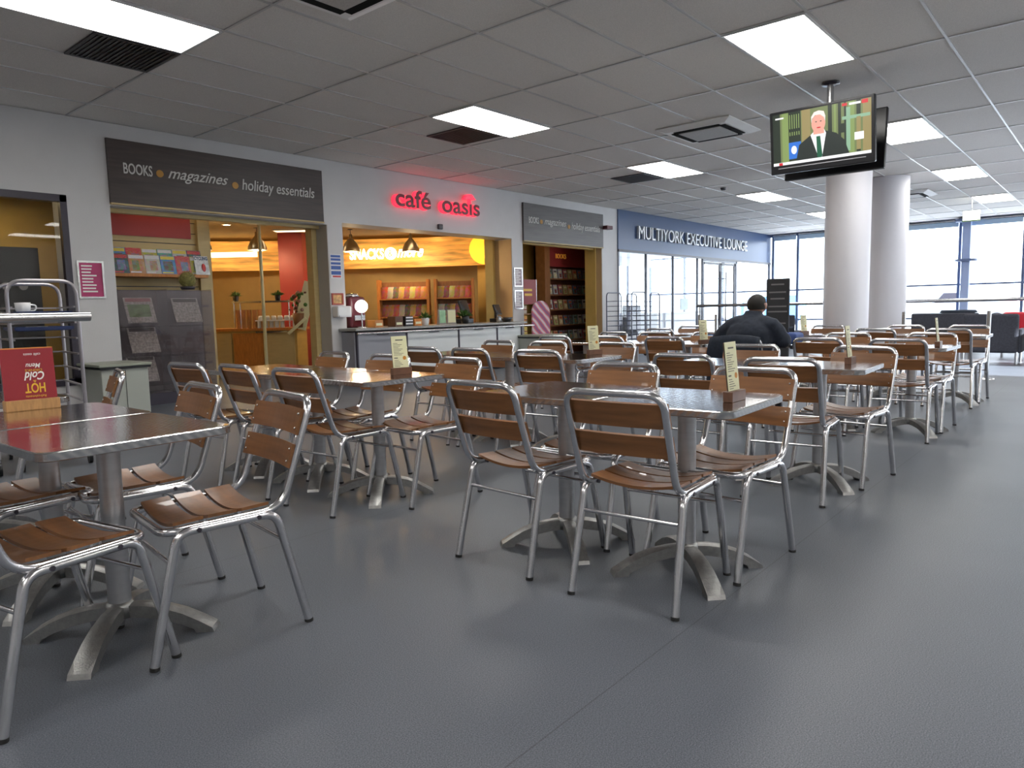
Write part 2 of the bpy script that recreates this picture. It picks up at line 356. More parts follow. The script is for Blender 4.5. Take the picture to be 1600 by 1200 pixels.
# ------------------------------------------------------------------ end glazing
BM = mat('steel_blue_frame', (.10, .14, .26), .4, noise=(3, .05))
b = MB()
for y in (YR + .05, -3.2, -1.2, .75, 2.18, 3.72, 5.28, 6.8, 8.37, 9.2, 11, 12.5, 13.95): b.box((XE - .05, y - .035, 0), (XE + .05, y + .035, ZC if y < 9.3 else 2.9))
for z in (.03, .56, 1.55): b.box((XE - .035, YR, z - .025), (XE + .035, 14, z + .025))
b.box((XE - .06, YR, ZC - .09), (XE + .06, YW, ZC)); b.box((XE - .05, YW, 2.86), (XE + .05, 14, 3))
we = struct(b.build('window_4', BM)); MB().box((XE - .004, YR, .03), (XE + .004, 14, ZC)).build('pane', PANE, we)
gp = thing('steel_column', 'pale blue steel post standing inside the end window', 'column', (24.3, 3.5, 0))
MB().box((-.1, -.10, 0), (.1, .10, ZC - .05)).build('shaft', mat('pale_blue_steel', (.36, .44, .66), .5, noise=(3, .05)), gp)
MB().cyl((0, 0, 2.2), (0, 0, 2.26), .28, n=20).build('collar', BM, gp)
MB().cyl((0, 0, ZC - .12), (0, 0, ZC - .04), .3, n=20).build('head_plate', BM, gp)
BL = mat('blind_cloth', (.45, .58, .72), .7, noise=(3, .03))
for i, (y0, y1, t) in enumerate(((3.76, 5.24, 'right of the white columns'), (2.22, 3.68, 'at the right edge of the view'), (6.84, 8.33, 'left of the white columns'), (8.41, 9.17, 'nearest the blue sign'))):
    bl = thing('roller_blind', 'short pale blue roller blind at the window head ' + t, 'blind', (XE - .1, y0, ZC - .22), group='roller blinds')
    MB().box((0, 0, 0), (.01, y1 - y0, .16)).build('cloth', BL, bl); MB().cyl((0.005, 0, .17), (.005, y1 - y0, .17), .03).build('roller', STEEL, bl)

# ------------------------------------------------------------------ outside
tag(MB().box((XE + .12, -60, -.5), (160, 90, -.3)).build('apron_ground', mat('pale_concrete', (.55, .56, .58), .9, noise=(.3, .08))), kind='structure')

tag(MB().box((5, -60, -.5), (XE + .1, YR - .3, -.3)).build('side_ground', MATS['pale_concrete']), kind='structure')

# ------------------------------------------------------------------ columns
for i, (x, t) in enumerate(((12.65, 'nearer of the two round white columns, its top behind the hanging screens'), (15.3, 'farther of the two round white columns, its top meeting the ceiling in view'))):
    c = thing('round_column', t, 'column', (x, 3.5, 0), group='round columns')
    MB().cyl((0, 0, .1), (0, 0, ZC), .345, n=48, caps=False).build('shaft', mat('column_plaster', (.60, .59, .62), .5, noise=(2, .02)), c)
    MB().cyl((0, 0, 0), (0, 0, .1), .355, n=48).build('skirting', SKT, c)

# ------------------------------------------------------------------ ceiling lights, grilles, cassettes
def ceil_light(x, y, label):
    t = thing('ceiling_light', label, 'light', (x, y, ZC), group='flat ceiling light panels')
    f = MB(); e = .02; X, Y = GX - .02, GY - .02
    f.box((0, 0, -.012), (X, e, .004)); f.box((0, Y - e, -.012), (X, Y, .004)); f.box((0, e, -.012), (e, Y - e, .004)); f.box((X - e, e, -.012), (X, Y - e, .004))
    f.build('frame', WHITE2, t); MB().box((e, e, -.009), (X - e, Y - e, .003)).build('diffuser', LED, t)
lx = [6.135 - 4.449 * 2 + 4.449 * i + .01 for i in range(0, 6)]
for i, x in enumerate(lx):
    if i == 1: x = 1.695
    for y, n in ((2.06, 'right'), (5.727, 'left')):
        if i == 0: lab = 'unseen white light panel added to the %s row behind the viewer' % n  # panels out of view behind the camera, added for light
        elif n == 'left': lab = {1: 'large bright ceiling panel cut off by the top left corner', 2: 'bright ceiling panel above the red cafe letters', 3: 'bright ceiling panel above the lounge sign, beside the air conditioner', 4: 'small bright ceiling panel between the air conditioner and the column', 5: 'smallest ceiling panel half hidden by the nearer column'}[i]
        else: lab = {1: 'light panel of the right row just above the viewer', 2: 'large square-looking ceiling panel above the hanging screens', 3: 'bright ceiling panel partly behind the hanging screens', 4: 'bright ceiling panel right of the farther column', 5: 'far bright ceiling panel at the right edge above the exit sign'}[i]
        ceil_light(x, y, lab)
    for y, n in ((-1.607, 'third'), (-4.54, 'fourth')): ceil_light(x, y, 'added light panel in the unseen %s row to the right, place %s from the back' % (n, ('one', 'two', 'three', 'four', 'five', 'six')[i]))  # unseen extra rows, added to light the room
GR = mat('grille_grey', (.055, .055, .06), .5, noise=(5, .1))
for x, y, l in ((2.46, 6.47, 'dark square air grille beside the large top left light panel'), (6.76, 6.47, 'dark air grille beside the light panel above the cafe'), (11.3, 6.5, 'dark air grille by the light panel above the lounge sign')):
    t = thing('air_grille', l, 'vent', (x, y, ZC), group='square ceiling air grilles')
    b = MB(); s = .70
    b.box((0, 0, -.01), (s, .03, .004)); b.box((0, s - .03, -.01), (s, s, .004)); b.box((0, .03, -.01), (.03, s - .03, .004)); b.box((s - .03, .03, -.01), (s, s - .03, .004)); b.build('frame', GR, t)
    b = MB()
    for k in range(16): b.box((.04 + .039 * k, .03, -.008), (.055 + .039 * k, s - .03, .002))
    b.build('louvres', GR, t); MB().box((.03, .03, .001), (s - .03, s - .03, .004)).build('backing', BLACK, t)
def cassette(x, y, s, l):
    t = thing('air_conditioner', l, 'air conditioner', (x, y, ZC), group='ceiling cassette air conditioners')
    a, c = s / 2, s * .28
    b = MB(); b.prism([(-a, -a), (a, -a), (a, a), (-a, a)], 2, -.012, 0)
    pa = [(-a, -a, -.012), (a, -a, -.012), (a, a, -.012), (-a, a, -.012)]; q = a * .8; pb = [(-q, -q, -.05), (q, -q, -.05), (q, q, -.05), (-q, q, -.05)]
    b.add(pa + pb, [(i, (i + 1) % 4, 4 + (i + 1) % 4, 4 + i)[::-1] for i in range(4)] + [(7, 6, 5, 4)]); b.build('housing', mat('ac_plastic', (.86, .85, .83), .5, noise=(4, .03)), t)
    b = MB(); b.box((-c, -c, -.062), (c, c, -.05)); b.build('intake_panel', mat('ac_intake', (.45, .43, .41), .6, noise=(90, .15)), t)
    for k in range(4):
        ob = MB().box((-c * 1.1, q * .72, -.058), (c * 1.1, q * .92, -.049)).build('air_slot', mat('slot_black', (.015, .015, .015), .95, spec=.1), t, rot=(0, 0, k * PI / 2))
cassette(9.2, 4.32, 1.02, 'white square ceiling air conditioner left of the hanging screens')
cassette(3.22, 4.28, 1.02, 'ceiling air conditioner just cut by the top edge of the view')
cassette(17.9, 3.75, 1.02, 'small ceiling air conditioner beside the farther column')
t = thing('smoke_detector', 'small dark detector on the ceiling by the small light panel', 'detector', (13.9, 6.2, ZC)); MB().lathe([(.0, -.05), (.04, -.05), (.055, -.03), (.06, 0)], n=16).build('body', GR, t)
ex = thing('exit_sign', 'glowing white box sign hanging from the ceiling by the end window', 'sign', (20, 2.81, 2.95))
MB().rbox((-.04, -.17, 0), (.04, .17, .22), .01).build('case', mat('lit_box', (.9, .9, .85), .5, emit=(.95, 1, .85), es=2.2), ex)
MB().box((-.05, -.18, -.02), (.05, .18, 0)).build('base_strip', GREEN, ex); MB().cyl((0, 0, .22), (0, 0, ZC - 2.95), .01).build('rod', STEEL, ex)

# ------------------------------------------------------------------ chair prototype
def arc_loop():
    h = .196
    P = [(.205, -h, .428), (.205, h, .428), (-.195, h, .434), (-.322, h, .814), (-.322, -h, .814), (-.195, -h, .434)]
    return fillet(P, [.06, .06, .11, .062, .062, .11], True, 8)
def make_chair():
    t = thing('cafe_chair', 'x', 'chair')
    MB().tube(arc_loop(), .0142, True, 12).build('back_frame', ALU, t)
    for sy in (-1, 1):
        for sx, nm in ((1, 'front'), (-1, 'rear')):
            y = .207 * sy; pts = [(0, y, .426), (.165 * sx, y, .426), (.262 * sx, y * 1.05, .012)]
            lg = MB().tube(fillet(pts, .06, False, 7), .0150, n=12).build('leg', ALU, t)
            MB().cyl((.2635 * sx, y * 1.051, 0), (.262 * sx, y * 1.05, .012), .0156, n=12).build('foot_cap', RUB, lg)
            if sx == 1: MB().cyl((.10, y * 1.0 - sy * .03, .424), (.10, y + sy * .0175, .426), .008, n=8).cyl((-.10, y - sy * .03, .424), (-.10, y + sy * .0175, .426), .008, n=8).build('bolts', DARK, lg)
    for sx in (1, -1):
        x = (.165 + .097 * .22) * sx; MB().cyl((x, -.214, .325), (x, .214, .325), .0075, n=8).build('stretcher', ALU, t)
    # seat slats
    b = MB(); N = 10
    for k in range(3):
        xa = -.150 + k * .112; xb = xa + .096
        vs = []
        for j in range(N + 1):
            u = -1 + 2 * j / N; y = u * .187; z = .450 - .026 * (1 - u * u)
            dz = [(-.005 if k == 2 else 0), (.004 if k == 0 else 0)]
            vs += [(xa, y, z + dz[1]), (xb, y, z + dz[0]), (xb, y, z + dz[0] + .011), (xa, y, z + dz[1] + .011)]
        fs = []
        for j in range(N):
            o = j * 4
            for a in range(4): fs.append((o + a, o + (a + 1) % 4, o + 4 + (a + 1) % 4, o + 4 + a))
        fs += [(0, 1, 2, 3)[::-1], (N * 4, N * 4 + 1, N * 4 + 2, N * 4 + 3)]
        b.add(vs, fs)
    b.build('seat', WOOD, t)
    # backrest slats
    b = MB(); rv = MB(); dx, dz = (-.127 / .4007), (.38 / .4007)
    def onback(z): return -.195 - (z - .434) * .127 / .38
    for z0, z1 in ((.682, .772), (.568, .650)):
        vs = []
        for j in range(N + 1):
            u = -1 + 2 * j / N; y = u * .203; cv = -.018 * (1 - u * u)
            for z, o in ((z0, .014), (z1, .014), (z1, .025), (z0, .025)): vs.append((onback(z) + (o + cv) * dz, y, z + o * .4))
        fs = []
        for j in range(N):
            o = j * 4
            for a in range(4): fs.append((o + a, o + (a + 1) % 4, o + 4 + (a + 1) % 4, o + 4 + a))
        fs += [(0, 1, 2, 3)[::-1], (N * 4, N * 4 + 1, N * 4 + 2, N * 4 + 3)]
        b.add(vs, fs)
        for sy in (-1, 1):
            for z in (z0 + .02, z1 - .02): rv.ball((onback(z) + .0225, sy * .186, z + .010), .0045, nu=8, nv=4)
    bo = b.build('backrest', WOOD, t); rv.build('rivets', STEEL, bo)
    return t

# ------------------------------------------------------------------ table prototype
def steel_top():
    m = mat('swirled_steel', (.70, .70, .69), .1, 1); nt = m.node_tree; b = nt.nodes['Principled BSDF']; L = nt.links.new
    tc = nt.nodes.new('ShaderNodeTexCoord'); v = nt.nodes.new('ShaderNodeTexVoronoi'); v.inputs['Scale'].default_value = 34; v.inputs['Randomness'].default_value = .15
    r = nt.nodes.new('ShaderNodeMath'); r.operation = 'MULTIPLY'; r.inputs[1].default_value = 22
    s = nt.nodes.new('ShaderNodeMath'); s.operation = 'SINE'; bp = nt.nodes.new('ShaderNodeBump'); bp.inputs['Strength'].default_value = .045; bp.inputs['Distance'].default_value = .001
    n = nt.nodes.new('ShaderNodeTexNoise'); n.inputs['Scale'].default_value = 7; n.inputs['Detail'].default_value = 6
    mr = nt.nodes.new('ShaderNodeMapRange'); mr.inputs[3].default_value = .04; mr.inputs[4].default_value = .16
    L(tc.outputs['Object'], v.inputs['Vector']); L(v.outputs['Distance'], r.inputs[0]); L(r.outputs[0], s.inputs[0]); L(s.outputs[0], bp.inputs['Height']); L(bp.outputs[0], b.inputs['Normal'])
    L(tc.outputs['Object'], n.inputs['Vector']); L(n.outputs['Fac'], mr.inputs[0]); L(mr.outputs[0], b.inputs['Roughness'])
    return m
def rim_mat():
    m = mat('ribbed_edge', (.55, .55, .55), .22, 1); nt = m.node_tree; b = nt.nodes['Principled BSDF']; L = nt.links.new
    tc = nt.nodes.new('ShaderNodeTexCoord'); v = nt.nodes.new('ShaderNodeTexWave'); v.wave_type = 'BANDS'; v.bands_direction = 'DIAGONAL'; v.inputs['Scale'].default_value = 18
    bp = nt.nodes.new('ShaderNodeBump'); bp.inputs['Strength'].default_value = .25; bp.inputs['Distance'].default_value = .0015
    L(tc.outputs['Object'], v.inputs['Vector']); L(v.outputs['Fac'], bp.inputs['Height']); L(bp.outputs[0], b.inputs['Normal'])
    return m
STOP, RIM = steel_top(), rim_mat()
def rsq(h, r, n=6):
    out = []
    for cx, cy, a0 in ((h - r, h - r, 0), (-h + r, h - r, 90), (-h + r, -h + r, 180), (h - r, -h + r, 270)):
        for k in range(n + 1):
            a = math.radians(a0 + 90 * k / n); out.append((cx + r * math.cos(a), cy + r * math.sin(a)))
    return out
TZ = .738
def make_table():
    t = thing('cafe_table', 'x', 'table'); h = .306
    MB().prism(rsq(h - .004, .046), 2, TZ - .012, TZ).build('table_top', STOP, t)
    rings = [(h - .004, TZ - .001), (h, TZ - .004), (h, TZ - .027), (h - .004, TZ - .030), (h - .012, TZ - .028)]
    vs = []; n = len(rsq(h, .05))
    for hh, z in rings: vs += [(x, y, z) for x, y in rsq(hh, .05 * hh / h)]
    fs = [(k * n + i, k * n + (i + 1) % n, (k + 1) * n + (i + 1) % n, (k + 1) * n + i)[::-1] for k in range(4) for i in range(n)]
    MB().add(vs, fs, smooth=False).build('table_edge', RIM, t)
    MB().box((-.13, -.03, TZ - .035), (.13, .03, TZ - .012)).box((-.03, -.13, TZ - .035), (.03, .13, TZ - .012)).build('top_bracket', ALU_C, t)
    MB().cyl((0, 0, .07), (0, 0, TZ - .03), .0375, n=28).build('post', ALU_P, t)
    MB().lathe([(0, .125), (.042, .125), (.048, .11), (.05, .07), (0, .07)], n=24).build('hub', ALU_C, t)
    prof = [(.02, .118), (.09, .114), (.16, .100), (.22, .078), (.275, .048), (.318, .016), (.325, 0), (.262, 0), (.255, .014), (.21, .040), (.15, .060), (.08, .072), (.02, .075)]
    for k in range(4):
        n = len(prof); vs = []
        for sgn in (-1, 1):
            for x, z in prof: vs.append((x, sgn * (.026 + .010 * x / .33), z - (.006 if z > .03 else 0)))
        b = MB(); b.add(vs, [list(range(n))[::-1], list(range(n, 2 * n))] + [(i, (i + 1) % n, n + (i + 1) % n, n + i) for i in range(n)])
        # raised spine
        top = prof[:6]; v2 = []
        for x, z in top: v2 += [(x, -.026 - .01 * x / .33, z - .006), (x, -.012, z + .001), (x, .012, z + .001), (x, .026 + .01 * x / .33, z - .006)]
        b.add(v2, [(i * 4 + j, i * 4 + j + 1, (i + 1) * 4 + j + 1, (i + 1) * 4 + j)[::-1] for i in range(5) for j in range(3)], 0, True)
        b.build('foot', ALU_C, t, rot=(0, 0, PI / 4 + k * PI / 2))
    return t

CHAIR = make_chair(); TABLE = make_table(); scan()
# (x, y, rot deg, where, near/far chair dx,dy,rot or None)
T = [
 (2.71, 1.36, 2, 'front centre table with tall cream menu', (-.23, .04, 4), (.24, -.04, -4)),
 (2.71, 1.985, 2, 'table joined left of the front menu table', (-.22, .04, -3), (.24, .0, 3)),
 (.945, 2.66, 2, 'nearest table at bottom left', (-.26, -.17, 12), (.245, -.19, -8)),
 (.945, 3.29, 0, 'left table carrying the red drinks menu', (-.13, -.02, 10), (.25, -.16, -6)),
 (.97, 4.3, 0, 'back left table near the grey trolleys', None, (.38, .18, -16)),
 (2.76, 3.44, -1, 'middle table whose menu hides the snack counter', (-.24, .04, 2), (.16, -.22, -5)),
 (2.76, 4.07, 1, 'centre one of three joined middle tables', (-.23, .04, -2), (.20, -.16, 4)),
 (2.76, 4.70, 0, 'left one of three joined middle tables', (-.30, -.05, 5), (.26, -.02, -3)),
 (4.57, 1.40, 3, 'second-row right table, menu seen edge-on', (-.33, .04, 5), (.22, -.08, -6)),
 (4.57, 2.03, 0, 'second-row table left of the edge-on menu', (-.22, .02, -2), (.25, .02, 2)),
 (4.62, 3.33, -2, 'second-row table with menu hiding the book shop', (-.25, -.09, 3), (.24, -.06, -3)),
 (4.62, 3.97, 1, 'second-row table centred below the cafe letters', (-.24, -.07, -2), (.22, -.03, 4)),
 (4.62, 4.6, 0, 'second-row table furthest left', (-.24, -.13, 2), (.22, -.03, -2)),
 (6.8, 1.34, -2, 'third-row table nearest the right aisle', (-.27, .0, 2), (.30, -.02, -2)),
 (6.8, 1.97, 0, 'table left of the third-row aisle table', (-.24, -.04, -3), (.24, .02, 3)),
 (6.98, 2.62, 0, 'table the seated person is using', (-.40, .03, 2), None),
 (6.8, 3.40, 2, 'third-row table with menu left of person', (-.24, .0, 3), (.26, .06, -3)),
 (6.8, 4.03, 0, 'third-row table second from the left', (-.24, .0, -2), (.24, .06, 2)),
 (6.8, 4.67, -1, 'leftmost table of the third row', (-.26, .04, 2), (.24, .0, -2)),
 (9.05, 1.36, 1, 'fourth-row table nearest the right aisle', (-.26, .0, 2), (.26, -.02, -2)),
 (9.05, 1.99, 0, 'fourth-row table just in front of the columns', (-.25, .04, -2), (.27, -.02, 2)),
 (9.05, 2.95, 0, 'far table with small menu beyond the person', None, (.30, -.06, -2)),
 (9.05, 4.67, 0, 'far table in front of the lounge window', (-.2, .0, -3), (.24, .06, 2)),
]
seen_c = seen_t = False
for i, (x, y, r, where, nr, fr) in enumerate(T):
    lab = 'square steel cafe table: ' + where
    grp = 'square steel cafe tables'
    if not seen_t: tb = TABLE; seen_t = True; tb.location = (x, y, 0); tb.rotation_euler = (0, 0, math.radians(r)); tb['label'] = lab; tb['group'] = grp
    else: dup(TABLE, (x, y, 0), math.radians(r), lab, grp)
    for side, q, a0 in (('near', nr, 0), ('far', fr, PI)):
        if not q: continue
        lb = 'slatted wood chair on %s side of %s' % (side, where)
        L3 = ((x + q[0], y + q[1], 0), a0 + math.radians(q[2]), lb, 'slatted aluminium cafe chairs')
        if not seen_c:
            seen_c = True; CHAIR.location = L3[0]; CHAIR.rotation_euler = (0, 0, L3[1]); CHAIR['label'] = lb; CHAIR['group'] = L3[3]
        else: dup(CHAIR, *L3)

# ------------------------------------------------------------------ menus
def menu(x, y, rz, label, lean=6):
    t = thing('menu_holder', label, 'menu', (x, y, TZ), rz, 'cream menu cards in wooden blocks')
    MB().rbox((-.065, -.02, 0), (.065, .02, .042), .002, 1).build('block', DWOOD, t)
    c = MB().box((-.052, -.0025, .0), (.052, .0, .205)).build('card', CREAM, t, (0, .002, .03), (math.radians(-lean), 0, 0))
    MB().box((-.052, .0005, 0), (.052, .003, .203)).build('back_card', mat('brown_card', (.10, .055, .04), .6, noise=(30, .5)), t, (0, .004, .03), (math.radians(-lean), 0, 0))
    b = MB(); b.box((-.025, -.0035, .178), (.025, -.0026, .184))
    for k in range(9): b.box((-.042, -.0035, .16 - .009 * k), (-.042 + .03 + .04 * ((k * 37 % 10) / 10), -.0026, .1625 - .009 * k))
    b.box((-.042, -.0035, .068), (-.018, -.0026, .074))
    for k in range(5): b.box((-.042, -.0035, .055 - .009 * k), (-.042 + .03 + .03 * ((k * 53 % 10) / 10), -.0026, .0575 - .009 * k))
    b.build('printed_lines', INK, c)
    MB().cyl((.028, -.0035, .07), (.028, -.0026, .07), .012, n=12).build('round_mark', mat('mark_orange', (.5, .2, .02), .6, noise=(60, .3)), c)
menu(2.72, 1.16, math.radians(0), 'tall cream menu card in dark block on the front centre table')
menu(2.89, 3.36, math.radians(-14), 'cream menu card standing before the snack counter on the middle table')
menu(4.72, 1.27, math.radians(3), 'menu card seen almost edge-on on the second right-hand table')
menu(4.86, 3.26, math.radians(-20), 'cream menu card in front of the book shop shelves')
menu(6.75, 1.14, math.radians(2), 'narrow-looking menu card on the third-row aisle table')
menu(6.62, 3.14, math.radians(-20), 'small cream menu card just left of the seated person')
menu(8.92, 2.93, math.radians(-20), 'small distant menu card right of the seated person')
hm = thing('drinks_menu', 'red upside-down HOT and Cold drinks card in a light wood block', 'menu', (.98, 3.555, TZ), math.radians(-3))
MB().rbox((-.10, -.03, 0), (.10, .03, .045), .003, 1).build('block', LWOOD, hm)
rc = MB().box((-.097, -.003, 0), (.097, .003, .235)).build('card', mat('red_card', (.27, .012, .022), .4, noise=(5, .03)), hm, (0, 0, .03), (math.radians(-4), 0, 0))
MB().box((-.097, -.0035, .232), (.097, .0035, .2365)).build('card_edge', mat('orange_edge', (.7, .25, .05), .5), hm, (0, 0, .03), (math.radians(-4), 0, 0))
YL = mat('menu_yellow', (.75, .42, .03), .5); WL = mat('menu_white', (.8, .78, .75), .5)
def up(body, w, h, zc, m, sh=0, off=0):     # printed upside down on the card
    o = text(body, w, h, m, rc, extrude=.0004, shear=sh, off=off, x0=-w / 2, z0=-h / 2)
    o.location = (.018, -.0036, zc); o.rotation_euler = (0, PI, 0)
up('Refreshments', .075, .010, .026, YL); up('HOT', .075, .042, .062, YL, off=.02); up('&', .012, .010, .091, YL); up('Cold', .075, .036, .114, WL, .3, .02)
up('DRINKS', .062, .010, .1385, YL); up('Menu', .055, .020, .158, WL, .3, .01); up('café oasis', .062, .011, .206, WL)

# ------------------------------------------------------------------ hanging screens
tv = thing('hanging_screen', 'black television hung from the ceiling showing a suited man', 'television', (7.98, 2.49, 2.84))
def tvset(par, yaw, tilt, off, picture):
    g = bpy.data.objects.new('screen_unit', None); COL.objects.link(g); g.parent = par; g.location = off; g.rotation_euler = (0, tilt, yaw)
    return g
W2, H2 = .525, .325
# front face looks towards -x ; local y = width, z = height, tilted forward so the face looks slightly down
Mt = Matrix.Rotation(math.radians(-7), 4, 'Y')
body = MB(); body.rbox((-.03, -W2, -H2), (.03, W2, H2), .012, 2, 0, Mt); body.rbox((.03, -W2 * .7, -H2 * .7), (.075, W2 * .7, H2 * .6), .015, 2, 0, Mt)
body.build('casing', BLACK, tv)
b = MB(); sc = [Mt @ Vector((-.0315, y, z)) for y, z in ((.49, -.235), (-.49, -.235), (-.49, .295), (.49, .295))]
pic_cols = {'bg': (.16, .20, .08), 'dk': (.02, .03, .02), 'gr': (.22, .30, .10), 'tan': (.30, .24, .10), 'suit': (.018, .025, .022), 'skin': (.75, .36, .28), 'hair': (.85, .75, .70), 'white': (.85, .85, .85), 'blue': (.03, .16, .6), 'tie': (.01, .10, .05), 'red': (.6, .02, .03), 'pipe': (.25, .42, .28)}
names = list(pic_cols); pm = [mat('picture_' + k, (.01, .01, .01), .3, emit=c, es=1.25) for k, c in pic_cols.items()]
layer = [0]
def shp(kind, pts):     # u: 0..1 left to right as seen, v: 0..1 bottom to top
    layer[0] += .00006
    vs = [Mt @ Vector((-.0315 - layer[0], .49 - .98 * u, -.235 + .53 * v)) for u, v in pts]
    b.add(vs, [tuple(range(len(pts)))], names.index(kind))
def rc_(k, u0, v0, u1, v1): shp(k, [(u0, v0), (u1, v0), (u1, v1), (u0, v1)])
def el(k, u, v, a, c, n=24): shp(k, [(u + a * math.cos(2 * PI * i / n), v + c * math.sin(2 * PI * i / n)) for i in range(n)])
rc_('bg', 0, 0, 1, 1)
for u0, u1, k in ((.0, .08, 'dk'), (.10, .17, 'gr'), (.17, .30, 'dk'), (.31, .40, 'tan'), (.58, .62, 'dk'), (.64, .66, 'gr'), (.68, .71, 'dk'), (.74, .76, 'dk'), (.78, .84, 'gr'), (.86, .90, 'dk'), (.92, 1, 'tan')): rc_(k, u0, .06, u1, 1)
for k in range(5): rc_('gr', .18 + .024 * k, .55, .19 + .024 * k, .95)
rc_('dk', .17, .62, .30, .68); rc_('pipe', .72, .68, .99, .74); rc_('pipe', .76, .1, .80, .9); rc_('tan', .86, .1, .90, .7)
rc_('white', .84, .28, .93, .42); rc_('dk', .69, .45, .75, .62)
rc_('blue', .17, .1, .30, .42); el('white', .225, .27, .03, .08)
shp('suit', [(.24, 0), (.28, .35), (.40, .5), (.46, .54), (.56, .54), (.66, .47), (.74, .32), (.80, 0)])
shp('white', [(.40, .50), (.45, .58), (.54, .58), (.56, .5), (.51, 0), (.49, 0)]); shp('tie', [(.46, .46), (.50, .46), (.52, .1), (.505, 0), (.48, .0), (.465, .1)])
rc_('skin', .43, .5, .54, .62); el('skin', .483, .70, .072, .17); shp('hair', [(.412, .72), (.41, .84), (.44, .92), (.49, .94), (.54, .91), (.555, .82), (.552, .72), (.54, .8), (.50, .86), (.45, .86), (.42, .8)])
el('dk', .46, .735, .008, .01); el('dk', .508, .735, .008, .01); el('red', .486, .62, .022, .012)
rc_('white', 0, 0, 1, .055); rc_('red', .06, .0, .10, .05); rc_('red', .72, .93, .77, .98); rc_('white', .79, .93, .9, .97); rc_('red', .91, .92, .97, .99); rc_('white', .03, .90, .12, .93)
b.build('picture', pm, tv)
lip = MB(); lip.rbox((-.036, -.44, -.272), (-.028, .44, -.262), .002, 1, 0, Mt); lip.build('speaker_lip', mat('gloss_grey', (.3, .3, .32), .2, noise=(4, .02)), tv)
MB().cyl((.27, 0, -.1), (.27, 0, ZC - 2.84), .035, n=20).build('ceiling_pole', STEEL, tv)
MB().lathe([(0, ZC - 2.84 - .02), (.09, ZC - 2.84 - .02), (.09, ZC - 2.84)], (.27, 0, 0), 20).build('ceiling_plate', DARK, tv)
MB().box((.05, -.1, -.12), (.5, .1, .06)).build('bracket', DARK, tv)
Mt2 = Matrix.Translation((.56, .03, .0)) @ Matrix.Rotation(math.radians(7), 4, 'Y')
tv2 = thing('hanging_screen', 'second black television back to back behind the lit screen', 'television', (7.98, 2.49, 2.84))
body = MB(); body.rbox((-.03, -W2, -H2), (.03, W2, H2), .012, 2, 0, Mt2); body.rbox((-.075, -W2 * .7, -H2 * .7), (-.03, W2 * .7, H2 * .6), .015, 2, 0, Mt2); body.build('casing', BLACK, tv2)
b = MB().box((.0305, -.49, -.235), (.032, .49, .295), 0, Mt2); b.build('screen', mat('lit_screen', (.02, .02, .02), .2, emit=(.3, .32, .3), es=1), tv2)

# ------------------------------------------------------------------ signs over the shops
SB = mat('dark_plank_sign', (.048, .033, .028), .45, noise=(3, .35, (.6, 1, 9)))
SB2 = mat('grey_plank_sign', (.075, .065, .062), .4, noise=(3, .3, (.6, 1, 9)))
LT = mat('sign_letter_grey', (.55, .53, .50), .5, noise=(5, .03)); DOT = mat('sign_dot', (.45, .22, .03), .5, noise=(5, .05))
def shop_sign(x0, x1, m, label):
    s = thing('shop_sign', label, 'sign', (x0, YW, 2.5), group='dark plank shop signs'); w_ = x1 - x0; k = w_ / 3.0
    MB().box((0, -.04, 0), (w_, 0, .755)).build('board', m, s); MB().box((0, -.05, -.02), (w_, 0, 0)).build('edge_strip', BEIGE, s)
    text('BOOKS', .34 * k, .13, LT, s, extrude=.003, x0=.17 * k, z0=.36, y=-.043, off=.012)
    MB().cyl((.60 * k, -.046, .41), (.60 * k, -.04, .41), .045, n=20).build('dot', DOT, s)
    text('magazines', .80 * k, .17, LT, s, extrude=.003, x0=.70 * k, z0=.325, y=-.043, shear=.45, off=.006)
    MB().cyl((1.60 * k, -.046, .38), (1.60 * k, -.04, .38), .045, n=20).build('dot', DOT, s)
    text('holiday essentials', 1.15 * k, .19, LT, s, extrude=.003, x0=1.70 * k, z0=.29, y=-.043, shear=.15, off=.004)
shop_sign(3.56, 6.57, SB, 'wide dark plank sign of the book shop on the left, Books magazines holiday essentials')
shop_sign(11.34, 14.25, SB2, 'smaller-looking grey plank sign right of the red cafe letters')
cf = thing('cafe_letters', 'red glowing raised cafe oasis letters on the white wall', 'sign', (7.94, YW, 2.86))
CF = mat('letter_face', (.20, .035, .05), .4, noise=(4, .1)); CS = mat('letter_glow', (.8, .03, .05), .5, emit=(1, .035, .075), es=1.5)
def glow(body, w_, h, x0, z0):
    text(body, w_, h, [CF, CS], cf, extrude=.035, x0=x0, z0=z0, y=-.07, off=.025, sides=True)
    text(body, w_ + .015, h + .012, [CS, CS], cf, name='halo', extrude=.006, x0=x0 - .008, z0=z0 - .006, y=-.018, off=.035)
glow('café', .80, .30, 0, 0); glow('oasıs', .98, .21, 1.06, -.01)
b = MB(); pc = (1.80, .30)
b.prism([(1.79, .20), (1.82, .20), (1.815, .30), (1.80, .30)], 1, -.10, -.02)
for a in (10, 50, 95, 135, 175):
    a = math.radians(a); dx_, dz_ = math.cos(a), math.sin(a) * .75; nx, nz = -dz_ * .028, dx_ * .028
    b.prism([(pc[0], pc[1]), (pc[0] + dx_ * .08 - nx, pc[1] + dz_ * .1 - nz), (pc[0] + dx_ * .15, pc[1] + dz_ * .13 - .03), (pc[0] + dx_ * .08 + nx, pc[1] + dz_ * .1 + nz)], 1, -.10, -.02)
b.build('palm_emblem', CS, cf)
al = thing('alarm_box', 'dark red sounder on the wall beside the grey plank sign', 'alarm', (14.36, YW, 2.96)); MB().rbox((-.12, -.16, -.04), (.12, 0, .04), .01).build('body', mat('maroon_plastic', (.09, .015, .02), .4, noise=(4, .05)), al)

